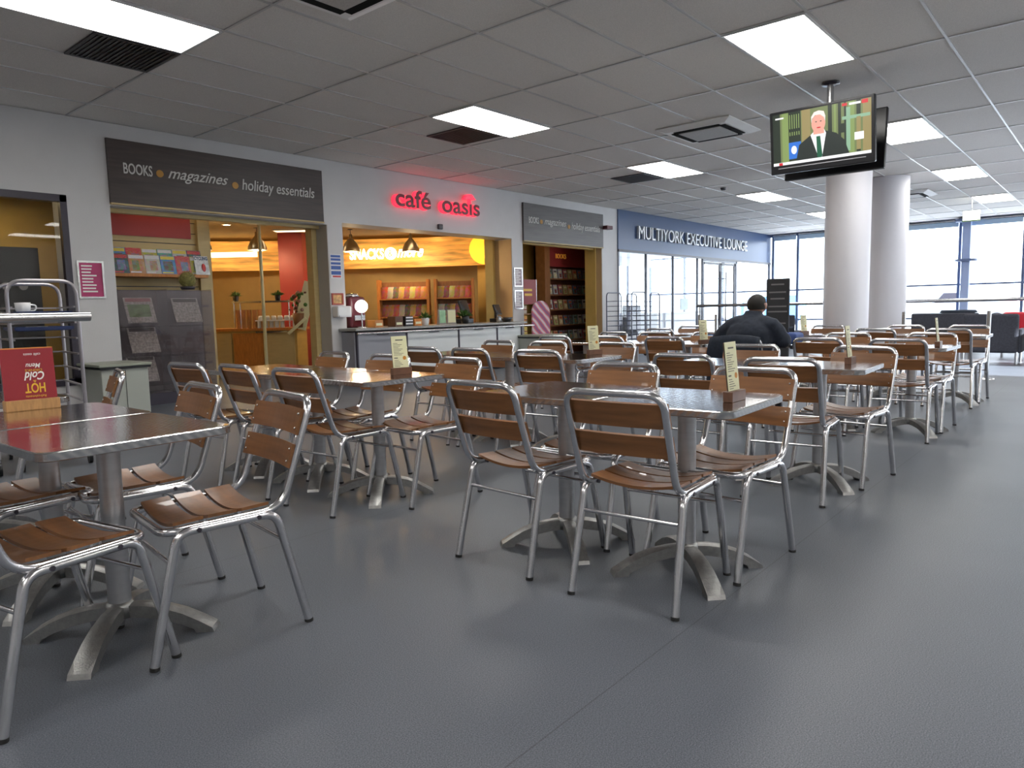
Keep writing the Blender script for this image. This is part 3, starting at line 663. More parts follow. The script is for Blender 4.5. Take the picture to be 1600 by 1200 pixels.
# ------------------------------------------------------------------ notices on the wall
PINK = mat('pink_poster', (.42, .03, .13), .4, noise=(6, .2)); PAPER = mat('white_paper', (.66, .66, .68), .6, noise=(5, .03))
def frame(x0, x1, z0, z1, fm, pmt, label, lines=0, lm=WL, y=YW, cat='notice', name='framed_notice'):
    t = thing(name, label, cat, (x0, y, z0)); W, H = x1 - x0, z1 - z0; e = .022
    b = MB(); b.box((0, -.02, 0), (W, 0, e)); b.box((0, -.02, H - e), (W, 0, H)); b.box((0, -.02, e), (e, 0, H - e)); b.box((W - e, -.02, e), (W, 0, H - e)); b.build('frame', fm, t)
    p = MB().box((e, -.008, e), (W - e, 0, H - e)).build('sheet', pmt, t)
    if lines:
        b = MB(); random.seed(int(x0 * 100))
        for k in range(lines):
            z = H - e - (H - 2 * e) * (k + 1.2) / (lines + 1.6); b.box((e + .025, -.010, z), (e + .025 + (W - 2 * e - .05) * random.uniform(.5, 1), -.008, z + (H / lines) * .35))
        b.build('print', lm, p)
    return t
f1 = frame(3.14, 3.43, 1.36, 1.80, STEEL, PINK, 'silver-framed pink poster between the dark window and the book shop', 9)
nt1 = thing('safety_notice', 'white notice with blue text bars on the pillar left of the snack counter', 'notice', (6.665, YW, 1.66)); MB().box((0, -.008, 0), (.21, 0, .37)).build('sheet', PAPER, nt1)
b = MB(); BI = mat('blue_ink', (.04, .10, .35), .5)
for z in (.32, .27, .21, .135, .055): b.box((.015, -.010, z), (.195, -.008, z + (.035 if z > .2 else .055)))
b.build('print', BI, nt1); MB().box((.04, -.010, .015), (.19, -.008, .04)).build('print', mat('red_ink', (.5, .04, .04), .5), nt1)
frame(6.665, 6.88, 1.25, 1.43, mat('red_frame', (.35, .05, .03), .5), mat('tan_print', (.5, .28, .1), .5, noise=(20, .5)), 'small brown and red picture notice under the safety notice', 0)
frame(11.04, 11.3, 1.57, 1.95, STEEL, mat('grey_pink_sheet', (.40, .33, .36), .5, noise=(12, .15)), 'upper of two framed notices right of the snack counter', 8, WL)
frame(11.04, 11.3, 1.12, 1.50, STEEL, mat('grey_sheet', (.40, .36, .42), .5, noise=(12, .15)), 'lower of two framed notices right of the snack counter', 8, WL)
dp = thing('napkin_dispenser', 'white box dispenser fixed on the pillar by the counter', 'dispenser', (6.66, YW, 1.06)); MB().rbox((0, -.16, 0), (.26, -.001, .17), .02).build('case', WHITE2, dp); MB().box((.02, -.17, .0), (.24, -.15, .03)).build('outlet', PAPER, dp)
cm = thing('sensor_box', 'small grey sensor on the lintel above the snack counter', 'sensor', (9.02, YW, 2.56)); MB().rbox((-.05, -.05, 0), (.05, 0, .09), .01).build('case', GR, cm)

# ------------------------------------------------------------------ low cabinets by the wall
for x, y, w_, l in ((3.02, 8.5, .50, 'low grey waste cabinet with a slab top below the book shop window'), (10.75, 8.45, .8, 'low grey waste cabinet with a slab top between snack counter and book shop')):
    t = thing('waste_cabinet', l, 'cabinet', (x, y, 0), group='low waste cabinets'); G1 = mat('cabinet_grey', (.36, .38, .34), .5, noise=(3, .04))
    MB().rbox((0, 0, .03), (w_, .6, .56), .006, 1).build('body', G1, t); MB().rbox((-.03, -.04, .585), (w_ + .03, .64, .615), .006, 1).build('lid', mat('cabinet_top', (.30, .32, .26), .4, noise=(3, .05)), t)
    MB().box((-.02, -.03, .56), (w_ + .02, .62, .585)).build('lid_edge', BLACK, t); MB().box((w_ / 2 - .003, -.004, .05), (w_ / 2 + .003, 0, .54)).build('door_gap', BLACK, t); MB().box((.02, .02, 0), (w_ - .02, .58, .03)).build('plinth', BLACK, t)

# ------------------------------------------------------------------ snack counter
sc_ = thing('snack_counter', 'long snack counter with grey and white front panels and steel top', 'counter', (6.82, 8.95, 0))
L_ = 4.05; PG = mat('panel_grey', (.26, .26, .29), .35, noise=(2, .05)); PW = mat('panel_white', (.62, .64, .64), .3, noise=(2, .04))
MB().box((0, .06, .05), (L_, .75, .82)).build('carcass', PG, sc_); MB().rbox((-.05, -.06, .84), (L_ + .05, .80, .88), .008, 1).build('worktop', mat('stone_top', (.30, .30, .28), .3, noise=(40, .2)), sc_)
MB().tube([(-.05, -.10, .80), (L_ + .2, -.10, .80)], .016).build('tray_rail', STEEL, sc_)
xs = [0.04, 1.05, 2.27, 3.30, 4.02]
for i in range(4):
    p = MB().rbox((xs[i] + .015, .035, .08), (xs[i + 1] - .015, .06, .80), .004, 1).build('front_panel', PG if i == 0 else PW, sc_)
    cx = (xs[i] + xs[i + 1]) / 2; MB().box((cx - .11, .01, .765), (cx + .11, .035, .79)).build('latch', DARK, p)
for x in xs[:-1] + [4.02]: MB().box((x - .012, .02, .04), (x + .012, .06, .82)).build('upright', DARK, sc_)
MB().box((.05, .08, 0), (L_ - .05, .70, .05)).build('plinth', BLACK, sc_)
CZ = .88; CY = 9.1
def cx_(px): return px      # x positions already in metres
def plant(x, y, z, label, s=1, pot=None, grp='potted plants'):
    t = thing('potted_plant', label, 'plant', (x, y, z), group=grp)
    MB().lathe([(0, 0), (.055 * s, 0), (.075 * s, .13 * s), (.07 * s, .13 * s), (.06 * s, .115 * s), (0, .115 * s)]).build('pot', pot or WHITE2, t)
    b = MB(); rnd = random.Random(int(x * 97))
    for k in range(70):
        a = rnd.uniform(0, 2 * PI); e = rnd.uniform(.1, 1.4); l = rnd.uniform(.08, .16) * s; d = Vector((math.cos(a) * math.cos(e), math.sin(a) * math.cos(e), math.sin(e))); o = Vector((d.x * .03 * s, d.y * .03 * s, .11 * s))
        sd = d.cross(Vector((0, 0, 1))).normalized() * .012 * s; tip = o + d * l; mid = o + d * l * .55 + Vector((0, 0, .012 * s))
        b.add([o, mid + sd, tip, mid - sd], [(0, 1, 2, 3)])
    b.build('leaves', GREEN, t)
plant(8.42, 9.12, CZ, 'leafy plant in a white pot in the middle of the snack counter')
plant(9.38, 9.1, CZ, 'leafy plant in a dark pot beside the till', 1.15, BLACK)
def leaflet(x, y, label, c1, rz=0):
    t = thing('leaflet_holder', label, 'leaflet holder', (x, y, CZ), rz); MB().prism([(0, 0), (.10, 0), (.075, .02), (.045, .26), (.035, .26), (.02, .03)], 0, -.09, .09).build('stand', glass('clear_acrylic', (.9, .9, .9), .05, (.7, .7, .7), .3), t)
    MB().box((-.08, .016, .03), (.08, .018, .25)).build('leaflet', c1, t)
leaflet(8.80, 9.06, 'clear holder with a green and white leaflet on the counter', mat('green_leaflet', (.25, .45, .25), .5, noise=(9, .3)), .1)
leaflet(9.08, 9.12, 'clear holder with a cream leaflet beside the green one', CREAM, -.2)
ur = thing('tea_urn', 'dark red hot drink machine at the left end of the counter', 'drink machine', (7.22, 9.55, CZ)); MB().rbox((-.16, -.16, 0), (.16, .16, .50), .05, 3).build('body', mat('maroon_gloss', (.12, .02, .03), .2, noise=(3, .1)), ur); MB().lathe([(0, .5), (.13, .5), (.1, .55), (0, .56)]).build('lid', STEEL, ur); MB().box((-.10, -.20, .12), (.10, -.16, .2)).build('spout', STEEL, ur)
lp = thing('counter_lamp', 'round glowing white lamp at the left end of the snack counter', 'lamp', (7.10, 9.15, CZ)); MB().ball((0, 0, .34), .10, nu=20, nv=12).build('globe', mat('globe_glow', (.9, .9, .9), .5, emit=(1, .97, .9), es=5), lp); MB().cyl((0, 0, 0), (0, 0, .25), .012).lathe([(0, .02), (.07, .02), (.07, 0)]).build('stand', STEEL, lp)
for k, (x, c, l) in enumerate(((7.36, ORANGEW, 'small orange wood box on the counter behind the glowing lamp'), (7.78, DWOOD, 'dark brown box standing on the counter'), (8.0, BLACK, 'black slotted rack beside the brown box'), (8.20, mat('orange_box', (.55, .18, .02), .5, noise=(8, .2)), 'orange box left of the potted plant'))):
    t = thing('counter_box', l, 'box', (x, 9.15, CZ)); MB().rbox((-.085, -.1, 0), (.085, .1, (.12, .17, .17, .12)[k]), .006, 1).build('body', c, t)
    if k == 2:
        for z in (.03, .08, .13): MB().box((-.075, -.105, z), (.075, -.1, z + .025)).build('slot', PAPER, t)
    else: MB().box((-.06, -.102, .03), (.06, -.1, .07)).build('front_label', CREAM, t)
for x, l, s in ((9.62, 'larger till screen on the snack counter', 1.0), (10.55, 'smaller till screen near the right end of the counter', .8)):
    t = thing('till', l, 'till', (x, 9.35, CZ), math.radians(20), 'tills on the snack counter'); MB().rbox((-.17 * s, -.12 * s, 0), (.17 * s, .14 * s, .09 * s), .01).build('base', BLACK, t)
    Mk = Matrix.Translation((0, 0, .30 * s)) @ Matrix.Rotation(math.radians(-18), 4, 'X')
    MB().rbox((-.18 * s, -.02, -.13 * s), (.18 * s, .02, .13 * s), .01, 2, 0, Mk).build('monitor', BLACK, t); MB().box((-.16 * s, -.0215, -.11 * s), (.16 * s, -.0205, .11 * s), 0, Mk).build('screen', mat('till_screen', (.03, .03, .035), .1, noise=(5, .5)), t); MB().box((-.03, 0, .05), (.03, .05, .25 * s)).build('neck', BLACK, t)
bw = thing('bowl', 'black bowl at the right end of the snack counter', 'bowl', (10.48, 9.05, CZ)); MB().lathe([(0, .0), (.07, 0), (.13, .09), (.125, .09), (.06, .015), (0, .015)]).build('bowl', BLACK, bw)
jg = thing('steel_jug', 'small steel jug beside the black bowl', 'jug', (10.25, 9.05, CZ)); MB().lathe([(0, 0), (.04, 0), (.05, .05), (.04, .11), (.045, .12)]).build('body', STEEL, jg); MB().tube(fillet([(.045, 0, .1), (.09, 0, .09), (.045, 0, .03)], .02), .005, n=6).build('handle', STEEL, jg)

# ------------------------------------------------------------------ slanted wood sign behind the counter, lamplight painted in
x0_, y0_ = DL(15.25, -6.62)
lb = thing('snack_sign', 'long curved orange wood sign with painted-in lamplight reading SNACKS and more', 'sign', (x0_, y0_, 0), RD)
LBW = 6.2
WGL = mat('wood_painted_light', (.5, .25, .05), .5, emit=(1, .42, .07), es=.5, noise=(2.2, .6, (.7, 1, 6)))  # emission paints in the lamplight that falls on the wood
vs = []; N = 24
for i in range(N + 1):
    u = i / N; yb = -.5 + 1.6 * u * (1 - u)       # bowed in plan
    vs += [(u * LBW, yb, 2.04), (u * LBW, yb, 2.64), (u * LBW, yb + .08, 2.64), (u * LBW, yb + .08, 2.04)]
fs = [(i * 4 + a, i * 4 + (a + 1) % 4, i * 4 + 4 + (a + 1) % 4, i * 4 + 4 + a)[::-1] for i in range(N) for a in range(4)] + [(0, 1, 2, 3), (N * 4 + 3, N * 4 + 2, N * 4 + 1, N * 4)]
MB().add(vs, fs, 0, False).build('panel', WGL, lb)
GLW = mat('letter_light', (1, 1, 1), .5, emit=(1, .95, .75), es=2.4)
def sgn(body, w_, h, x, z, sh=0, off=.02):
    u = (x + w_ / 2) / LBW; yb = -.5 + 1.6 * u * (1 - u); sl = math.atan(1.6 * (1 - 2 * u) / LBW)
    text(body, w_, h, GLW, lb, extrude=.01, shear=sh, off=off, loc=(x, yb - .05, z), rot=(0, 0, sl))
sgn('SNACKS', .72, .22, 3.30, 2.22, 0, .03); sgn('more', .56, .17, 4.30, 2.24, .45, .02)
MB().cyl((4.16, -.5 + 1.6 * .671 * .329 - .06, 2.33), (4.16, -.5 + 1.6 * .671 * .329 - .03, 2.33), .125, n=28).build('round_disc', GLW, lb)
text('&', .10, .14, mat('amp_orange', (.7, .3, .04), .5, emit=(1, .4, .06), es=.9), lb, extrude=.004, x0=4.11, z0=2.26, y=-.5 + 1.6 * .671 * .329 - .068)
MB().box((.12, -.58, 2.30), (1.50, -.50, 2.40)).build('blurred_lettering', mat('blurred_lettering_glow', (1, 1, 1), .5, emit=(1, .85, .45), es=2.4), lb)  # plain glowing bar standing in for unreadable lit lettering
yd = thing('yellow_disc', 'round yellow glowing disc at the right end of the orange sign', 'sign', (*DL(14.62, -.50), 2.34), RD); MB().prism([(.30 * math.cos(math.radians(a)), .30 * math.sin(math.radians(a))) for a in range(90, 271, 9)], 1, -.03, 0).build('disc', mat('yellow_glow', (.8, .6, .05), .5, emit=(1, .62, .03), es=1.3), yd)
struct(diag('trim_7', 14.6, -.49, -.33, 0, 2.72, .3, YELLOW))
struct(diag('trim_8', 14.2, -4.52, -4.05, 0, 2.72, .5, REDW))

# crisp shelves
def gondola(D, l0, l1, label, n):
    x, y = DL(D, l0); W = l1 - l0; t = thing('shelf_unit', label, 'shelf unit', (x, y, 0), RD, 'wooden snack shelf units')
    MB().box((0, .3, 0), (W, .33, 1.72)).build('back_panel', MIDW, t)
    for xx in (0, W - .05): MB().box((xx, 0, 0), (xx + .05, .33, 1.76)).build('side_panel', ORANGEW, t)
    for k, z in enumerate((.2, .62, 1.0, 1.36)):
        MB().box((.05, .02, z), (W - .05, .3, z + .025)).build('shelf', ORANGEW, t)
    return x, y, W
hcr = [(.6, .04, .03), (.65, .38, .05), (.5, .08, .02), (.55, .5, .4), (.35, .02, .03), (.6, .25, .05), (.12, .05, .02), (.6, .55, .12)]
pk = None
def packet(i):
    m = printed('packet_%d' % (i % 8), hcr[i % 8], 22, .35); b = MB(); vs = []
    for j in range(5):
        for k in range(5):
            u, v = -1 + k / 2, j / 4; vs.append((u * .075, -.028 * (1 - u * u) * math.sin(PI * v), v * .24))
    nf = len(vs); vs += [(x, -y, z) for x, y, z in vs]
    fs = [(j * 5 + k, j * 5 + k + 1, j * 5 + k + 6, j * 5 + k + 5) for j in range(4) for k in range(4)]
    fs += [tuple(nf + q for q in f)[::-1] for f in fs]
    return b.add(vs, fs, 0, True), m
protos = []
for i in range(8):
    bb, m = packet(i); me = bb.build('crisp_packet', m); protos.append(me)
PKC = ['red', 'gold', 'brown', 'pale', 'dark red', 'orange', 'near-black', 'yellow']
usedp = set()
def put_packet(i, D, lat, z, where):
    x, y = DL(D, lat); p = protos[i % 8]
    o = p if (i % 8) not in usedp else p.copy()
    if o is not p: COL.objects.link(o)
    usedp.add(i % 8); o.location = (x, y, z); o.rotation_euler = (math.radians(-8), 0, RD)
    tag(o, '%s crisp packet %s' % (PKC[i % 8], where), 'snack packet', 'crisp packets on the wooden shelves')
ordn = ['first', 'second', 'third', 'fourth', 'fifth', 'sixth', 'seventh', 'eighth']
for gi, (l0, l1, nm, n) in enumerate(((-2.66, -1.62, 'left wooden shelf unit of snacks behind the counter', 8), (-1.52, -.72, 'right wooden shelf unit of snacks behind the till', 6))):
    gondola(14.4, l0, l1, nm, n)
    for r, (z, rn) in enumerate(((1.385, 'top'), (1.025, 'second'))):
        for k in range(n): put_packet(k * 3 + r * 2 + gi, 14.4 + .16, l0 + .13 + k * (l1 - l0 - .26) / (n - 1), z, '%s from left on the %s shelf of the %s unit' % (ordn[k], rn, ('left', 'right')[gi]))

# counter seen through the left opening
x0_, y0_ = DL(12.9, -5.62)
wc = thing('wood_counter', 'golden wood service counter seen through the left shop opening', 'counter', (x0_, y0_, 0), RD)
MB().box((0, .05, 0), (1.75, .7, .84)).build('carcass', mat('gold_laminate', (.50, .32, .09), .45, noise=(3, .1, (1, 1, 5))), wc)
for k in range(3): MB().box((.04 + .57 * k, .02, .06), (.57 + .57 * k, .05, .80)).build('door', BEIGE if k == 0 else ORANGEW if k == 1 else BEIGE, wc)
MB().box((-.03, -.02, .84), (1.8, .72, .885)).build('worktop', ORANGEW, wc)
MB().box((1.05, -.06, .80), (1.7, -.02, .83)).build('rail', STEEL, wc)
def dl3(D, px, z): return (*DL(D, (px - 800) / 1116.3 * D), z)
ra = thing('cup_rack', 'wire and glass rack over the stacked paper cups on the wood counter', 'rack', dl3(13.1, 371, .885), RD)
b = MB()
for xx in (0, 1.0): b.cyl((xx, 0, 0), (xx, 0, .5), .012).cyl((xx, .3, 0), (xx, .3, .5), .012)
b.build('posts', STEEL, ra); MB().box((-.03, -.02, .46), (1.03, .32, .49)).build('shelf', STEEL, ra)
for k in range(14):
    col = (0, 1, 2, 3, 4, 0, 1, 2, 3, 4, 5, 6, 7, 8)[k]; cp = thing('cup_stack', 'stack of paper cups, number %s from the left on the wood counter, %s row' % (('one', 'two', 'three', 'four', 'five', 'six', 'seven', 'eight', 'nine')[col], 'rear' if 5 <= k < 10 else 'front'), 'cups', dl3(12.95 + (.15 if 5 <= k < 10 else 0), 377 + col * 8.5, .887), RD, 'stacked cups on the wood counter')
    hh = .34 if 5 <= k < 10 else (.22 if k < 5 else .12); b = MB()
    for q in range(int(hh / .03)): b.lathe([(.036, q * .03), (.042, q * .03 + .028), (.043, q * .03 + .03)], n=12)
    b.build('cups', mat('kraft_cup', (.60, .30, .12), .5, noise=(8, .1)) if k < 10 else WHITE2, cp)
for k in range(6):
    mu = thing('upturned_mug', 'white upturned mug, %s from the left on the low cup tray' % ordn[k], 'mug', dl3(12.85, 412 + k * 10, 1.03), RD, 'white mugs on the cup tray'); MB().lathe([(0, .075), (.035, .075), (.045, .05), (.048, 0), (.044, 0)], n=14).build('cup', WHITE2, mu)
ty = thing('cup_tray', 'tray carrying white upturned mugs on the wood counter', 'tray', dl3(12.9, 406, 1.01), RD); MB().box((0, -.1, 0), (.72, .12, .018)).build('tray', WHITE2, ty); MB().box((.03, -.08, -.124), (.06, .1, 0)).box((.66, -.08, -.124), (.69, .1, 0)).build('feet', WHITE2, ty)
plant(*dl3(13.2, 375, 1.377), 'small plant on the left end of the cup rack', .8, BLACK, 'rack plants'); plant(*dl3(13.2, 440, 1.377), 'small plant on the right end of the cup rack', .8, BLACK, 'rack plants')
fl = thing('flower_arrangement', 'dried flower arrangement at the right end of the wood counter', 'flowers', dl3(12.75, 472, .887), RD)
MB().lathe([(0, 0), (.09, 0), (.12, .25), (.11, .25)]).build('basket', MIDW, fl); b = MB(); rnd = random.Random(4)
for k in range(60): a = rnd.uniform(0, 6.28); r = rnd.uniform(0, .18); b.ball((r * math.cos(a), r * math.sin(a) * .6, .28 + rnd.uniform(0, .35)), rnd.uniform(.02, .045), rnd.randrange(3), 6, 4)
b.build('flowers', [DWOOD, mat('dried_pink', (.35, .2, .15), .7), GREEN], fl)
bd = thing('leaning_board', 'pale leaning menu board at the right end of the wood counter', 'board', dl3(12.7, 462, .89), RD, ry=.28); MB().box((0, -.01, 0), (.22, .01, .85)).build('board', CREAM, bd)
tl = thing('tilted_display', 'tilted cream display board on the front of the wood counter', 'display', dl3(12.6, 452, .80), RD, ry=math.radians(50)); MB().box((0, -.01, 0), (.05, .02, .42)).build('board', CREAM, tl)

sp = thing('support_post', 'slim white post rising in front of the wood counter', 'post', dl3(12.3, 417, 0)); MB().cyl((0, 0, 0), (0, 0, 2.72), .028, n=14).build('shaft', CREAM, sp); MB().cyl((0, 0, 0), (0, 0, .02), .06, n=14).build('foot_plate', STEEL, sp)
# pendant lamps
def pendant(D, px, py, label):
    lat = (px - 800) / 1116.3 * D; x, y = DL(D, lat)
    hz = 600 - 116.6 - (px - 800) * .0225; z = CAM_H + (hz - py) / 1116.3 * D
    t = thing('pendant_lamp', label, 'lamp', (x, y, z), group='metal pendant lamps'); s = 1.0
    MB().lathe([(.175, -.14), (.165, -.08), (.12, .02), (.06, .09), (.035, .12), (.03, .19), (0, .2)], n=24).build('shade', mat('brushed_shade', (.55, .50, .42), .3, 1, noise=(10, .05)), t)
    MB().cyl((0, 0, .18), (0, 0, max(.2, 2.72 - z)), .006, n=6).lathe([(0, 2.72 - z - .01), (.05, 2.72 - z - .01), (.05, 2.72 - z)]).build('cord', DARK, t)
    MB().ball((0, 0, -.03), .045).build('bulb', mat('bulb_glow', (1, .9, .7), .5, emit=(1, .75, .4), es=25), t)
    ld = bpy.data.lights.new('lamp_light', 'POINT'); ld.energy = WARM_E; ld.color = (1, .72, .38); ld.shadow_soft_size = .08; lo = bpy.data.objects.new('lamp_light', ld); COL.objects.link(lo); lo.parent = t; lo.location = (0, 0, -.17)
pendant(13.4, 328, 381, 'metal pendant lamp half hidden by the beige post, left opening'); pendant(13.4, 413, 381, 'metal pendant lamp in the left opening before the orange sign')
pendant(14.0, 557, 384, 'metal pendant lamp at left above the SNACKS letters'); pendant(14.3, 649, 384, 'metal pendant lamp above the word more')
for px, D, l, e in ((368, 12.8, 'small round downlight in the left shop ceiling', .06), (690, 14.9, 'downlight at the top of the snack opening', .07)):
    x, y = DL(D, (px - 800) / 1116.3 * D); t = thing('downlight', l, 'light', (x, y, 2.72), group='round downlights'); MB().cyl((0, 0, -.012), (0, 0, 0), e, n=20).build('lens', mat('warm_lens', (1, .9, .7), .5, emit=(1, .85, .6), es=12), t); MB().lathe([(e, -.013), (e + .02, -.012), (e + .025, 0)], n=20).build('ring', STEEL, t)
def shop_panel(x, y, w_, d_, l, m_e, rz=0, z=2.719):
    t = thing('shop_light', l, 'light', (x, y, z), rz, 'shop ceiling lights'); MB().box((-w_ / 2, -d_ / 2, -.03), (w_ / 2, d_ / 2, 0)).build('case', WHITE2, t); MB().box((-w_ / 2 + .02, -d_ / 2 + .02, -.034), (w_ / 2 - .02, d_ / 2 - .02, -.03)).build('diffuser', m_e, t)
WD = mat('warm_diffuser', (1, .9, .7), .5, emit=(1, .74, .42), es=3.2)
shop_panel(7.9, 12.0, .9, .25, 'flat bright light in the ceiling behind the left opening', WD, RD)
shop_panel(4.6, 10.0, 1.2, .12, 'tube light above the magazine display', WD)
shop_panel(9.0, 10.4, 1.2, .3, 'ceiling light just inside the snack opening', WD)
shop_panel(12.9, 10.1, 1.2, .3, 'ceiling light just inside the far book shop', WD, z=2.799)
shop_panel(2.4, 10.6, 1.4, .3, 'added ceiling light behind the dark left window', mat('added_room_diffuser', (1, .9, .7), .5, emit=(1, .80, .45), es=9))  # lamp added to brighten the room behind the window

# ------------------------------------------------------------------ magazine display
md = thing('magazine_display', 'slatted magazine display wall with red header inside the left shop', 'display', (3.58, 10.2, 0))
b = MB()
for k in range(17): b.box((0, 0, .05 + .15 * k), (1.50, .03, .05 + .15 * k + .138))
b.build('slat_panel', BEIGE, md); MB().box((0, .03, 0), (1.5, .05, 2.72)).build('backing', DARK, md)
MB().box((.0, -.02, 2.22), (1.36, 0, 2.62)).build('red_header', mat('red_header_paint', (.38, .045, .04), .5, noise=(4, .05)), md)
MB().box((1.44, -.06, 0), (1.62, .05, 2.72)).build('end_post', BEIGE, md)
MB().box((0, -.34, 1.66), (1.42, 0, 1.70)).build('shelf', ORANGEW, md)
for z in (1.25, .85, .45): MB().box((0, -.30, z), (1.42, 0, z + .03)).build('shelf', DWOOD, md)
MAGH = [(.55, .5, .45), (.10, .25, .55), (.6, .08, .06), (.55, .5, .08), (.1, .35, .3), (.5, .5, .55), (.08, .08, .1), (.55, .25, .1)]
MCN = ['pale', 'blue', 'red', 'yellow', 'teal', 'silver', 'black', 'orange']
mprot = []
def magazine_mesh(i):
    b = MB(); b.box((-.1, 0, 0), (.1, .006, .26), 0); b.box((-.092, -.001, .205), (.092, 0, .25), 1)
    rnd = random.Random(i); b.box((-.07 + rnd.uniform(0, .04), -.001, .05), (.02 + rnd.uniform(0, .05), 0, .18), 2); b.box((-.09, -.001, .012), (rnd.uniform(-.02, .08), 0, .03), 1)
    hd = [(.7, .7, .7), (.75, .6, .05), (.6, .05, .05), (.7, .7, .75)][i % 4]; ph = [(.1, .08, .06), (.5, .3, .2), (.2, .25, .1), (.15, .2, .4)][(i * 3 + 1) % 4]
    return b.build('magazine', [printed('cover_%d' % (i % 8), MAGH[i % 8], 26, .22), printed('masthead_%d' % (i % 4), hd, 80, .2), printed('cover_photo_%d' % ((i * 3 + 1) % 4), ph, 22, .35)])
for i in range(8): mprot.append(magazine_mesh(i))
um = set()
def put_mag(i, x, y, z, label, grp, rx=-14, rz=0):
    p = mprot[i % 8]; o = p if i % 8 not in um else p.copy()
    if o is not p: COL.objects.link(o)
    um.add(i % 8); o.location = (x, y, z); o.rotation_euler = (math.radians(rx), 0, rz); tag(o, label, 'magazine', grp); return o
for r in range(2):
    for k in range(7):
        i = k + r * 5; o = put_mag(i, 3.70 + .205 * k - .04 * r, 10.06 - .16 * r, 1.80 - .10 * r, '%s magazine, %s from left in the %s row under the red header' % (MCN[i % 8], ordn[k], ('back', 'front')[r]), 'magazines under the red header')
cyc = thing('magazine', 'magazine titled CYCLING at the right end of the front row', 'magazine', (4.93, 9.86, 1.702), 0, 'magazines under the red header', rx=math.radians(-14))
MB().box((-.1, 0, 0), (.1, .006, .27)).build('cover', mat('cyc_cover', (.6, .6, .6), .3, noise=(20, .3)), cyc); text('CYCLING', .19, .05, mat('cyc_blue', (.02, .06, .15), .4), cyc, extrude=.0005, x0=-.095, z0=.21, y=-.001, off=.03)
MB().ball((.02, -.003, .1), (.03, .003, .06), 0, 8, 6).build('cover_photo', mat('red_ink', (.5, .04, .04), .5), cyc)
# acrylic newspaper stand in the opening
ns = thing('newspaper_stand', 'scratched clear acrylic newspaper stand in the left shop opening', 'stand', (3.60, 9.42, 0))
b = MB()
for z in (.25, .62, 1.0): b.box((0, .0, z), (1.2, .3, z + .01))
b.build('trays', ACRYL, ns); MB().box((0, .0, .15), (.008, .3, 1.48)).box((1.192, 0, .15), (1.2, .3, 1.48)).box((.6, 0, .15), (.606, .3, 1.48)).build('side_sheets', ACRYL, ns)
MB().box((0, .30, .15), (1.2, .308, 1.48)).build('rear_sheet', mat('stand_back', (.10, .075, .075), .4, noise=(3, .5)), ns); MB().box((0, -.008, .15), (1.2, 0, 1.46)).build('front_sheet', ACRYL, ns); MB().box((0, 0, 0), (1.2, .3, .15)).build('plinth', DARK, ns)
NP = mat('newsprint', (.62, .62, .55), .7, noise=(35, .5)); NG = mat('news_green', (.25, .40, .16), .6, noise=(12, .5))
for k, (x, z, l, top) in enumerate(((.30, 1.06, 'folded newspaper with a green front picture in the acrylic stand', 1), (.32, .68, 'grey newspaper lying in the middle tray of the stand', 0), (.28, .31, 'newspaper in the bottom tray of the stand', 0), (.9, 1.05, 'newspaper on the right side of the stand', 0))):
    t = thing('newspaper', l, 'newspaper', (3.6 + x, 9.46, z), math.radians(-6), 'newspapers in the acrylic stand', rx=math.radians(-28)); MB().box((-.17, 0, 0), (.17, .015, .36)).build('pages', NP, t)
    MB().box((-.15, -.001, .30), (.15, 0, .35)).build('headline', INK if k else mat('pink_head', (.5, .2, .2), .6), t)
    if top: MB().box((-.14, -.001, .08), (.12, 0, .26)).build('picture', NG, t)
tr = thing('topiary_ball', 'round dried grass ball standing on the newspaper stand', 'plant', (4.56, 9.58, 1.482)); MB().lathe([(0, 0), (.08, 0), (.10, .04), (.09, .04)]).build('pot', DARK, tr); b = MB(); rnd = random.Random(2)
b.ball((0, 0, .13), .105, 0, 14, 10)
for k in range(420):
    v = Vector((rnd.gauss(0, 1), rnd.gauss(0, 1), rnd.gauss(0, 1) + .15)).normalized(); s = v.cross(Vector((0.3, .2, 1))).normalized() * .006; b.add([v * .05 + Vector((0, 0, .13)) + s, v * .05 + Vector((0, 0, .13)) - s, v * .135 + Vector((0, 0, .13))], [(0, 1, 2)])
b.build('leaves', mat('dry_grass', (.22, .20, .06), .8, noise=(30, .4)), tr)
# behind the dark window
fg = thing('display_fridge', 'dark display fridge with a red header behind the left window', 'fridge', (1.75, 9.95, 0)); MB().box((0, 0, 0), (1.2, .7, 1.98)).build('cabinet', BLACK, fg); MB().box((.0, -.02, 1.55), (.78, 0, 1.75)).build('header', mat('fridge_red', (.5, .02, .05), .4, emit=(.5, .02, .05), es=.3), fg)
for k in range(4): MB().box((.05, -.015, .3 + .3 * k), (1.15, .0, .32 + .3 * k)).build('shelf_edge', STEEL, fg)
for k in range(6):
    t = thing('round_tin', 'pale round tin lid, %s from left on the dark fridge shelf' % ordn[k], 'tin', (1.9 + .17 * k, 9.9, 1.52), 0, 'round tins in the fridge'); MB().cyl((0, -.02, 0), (0, .03, 0), .045, n=16).build('lid', mat('tin_grey', (.45, .42, .42), .5), t)

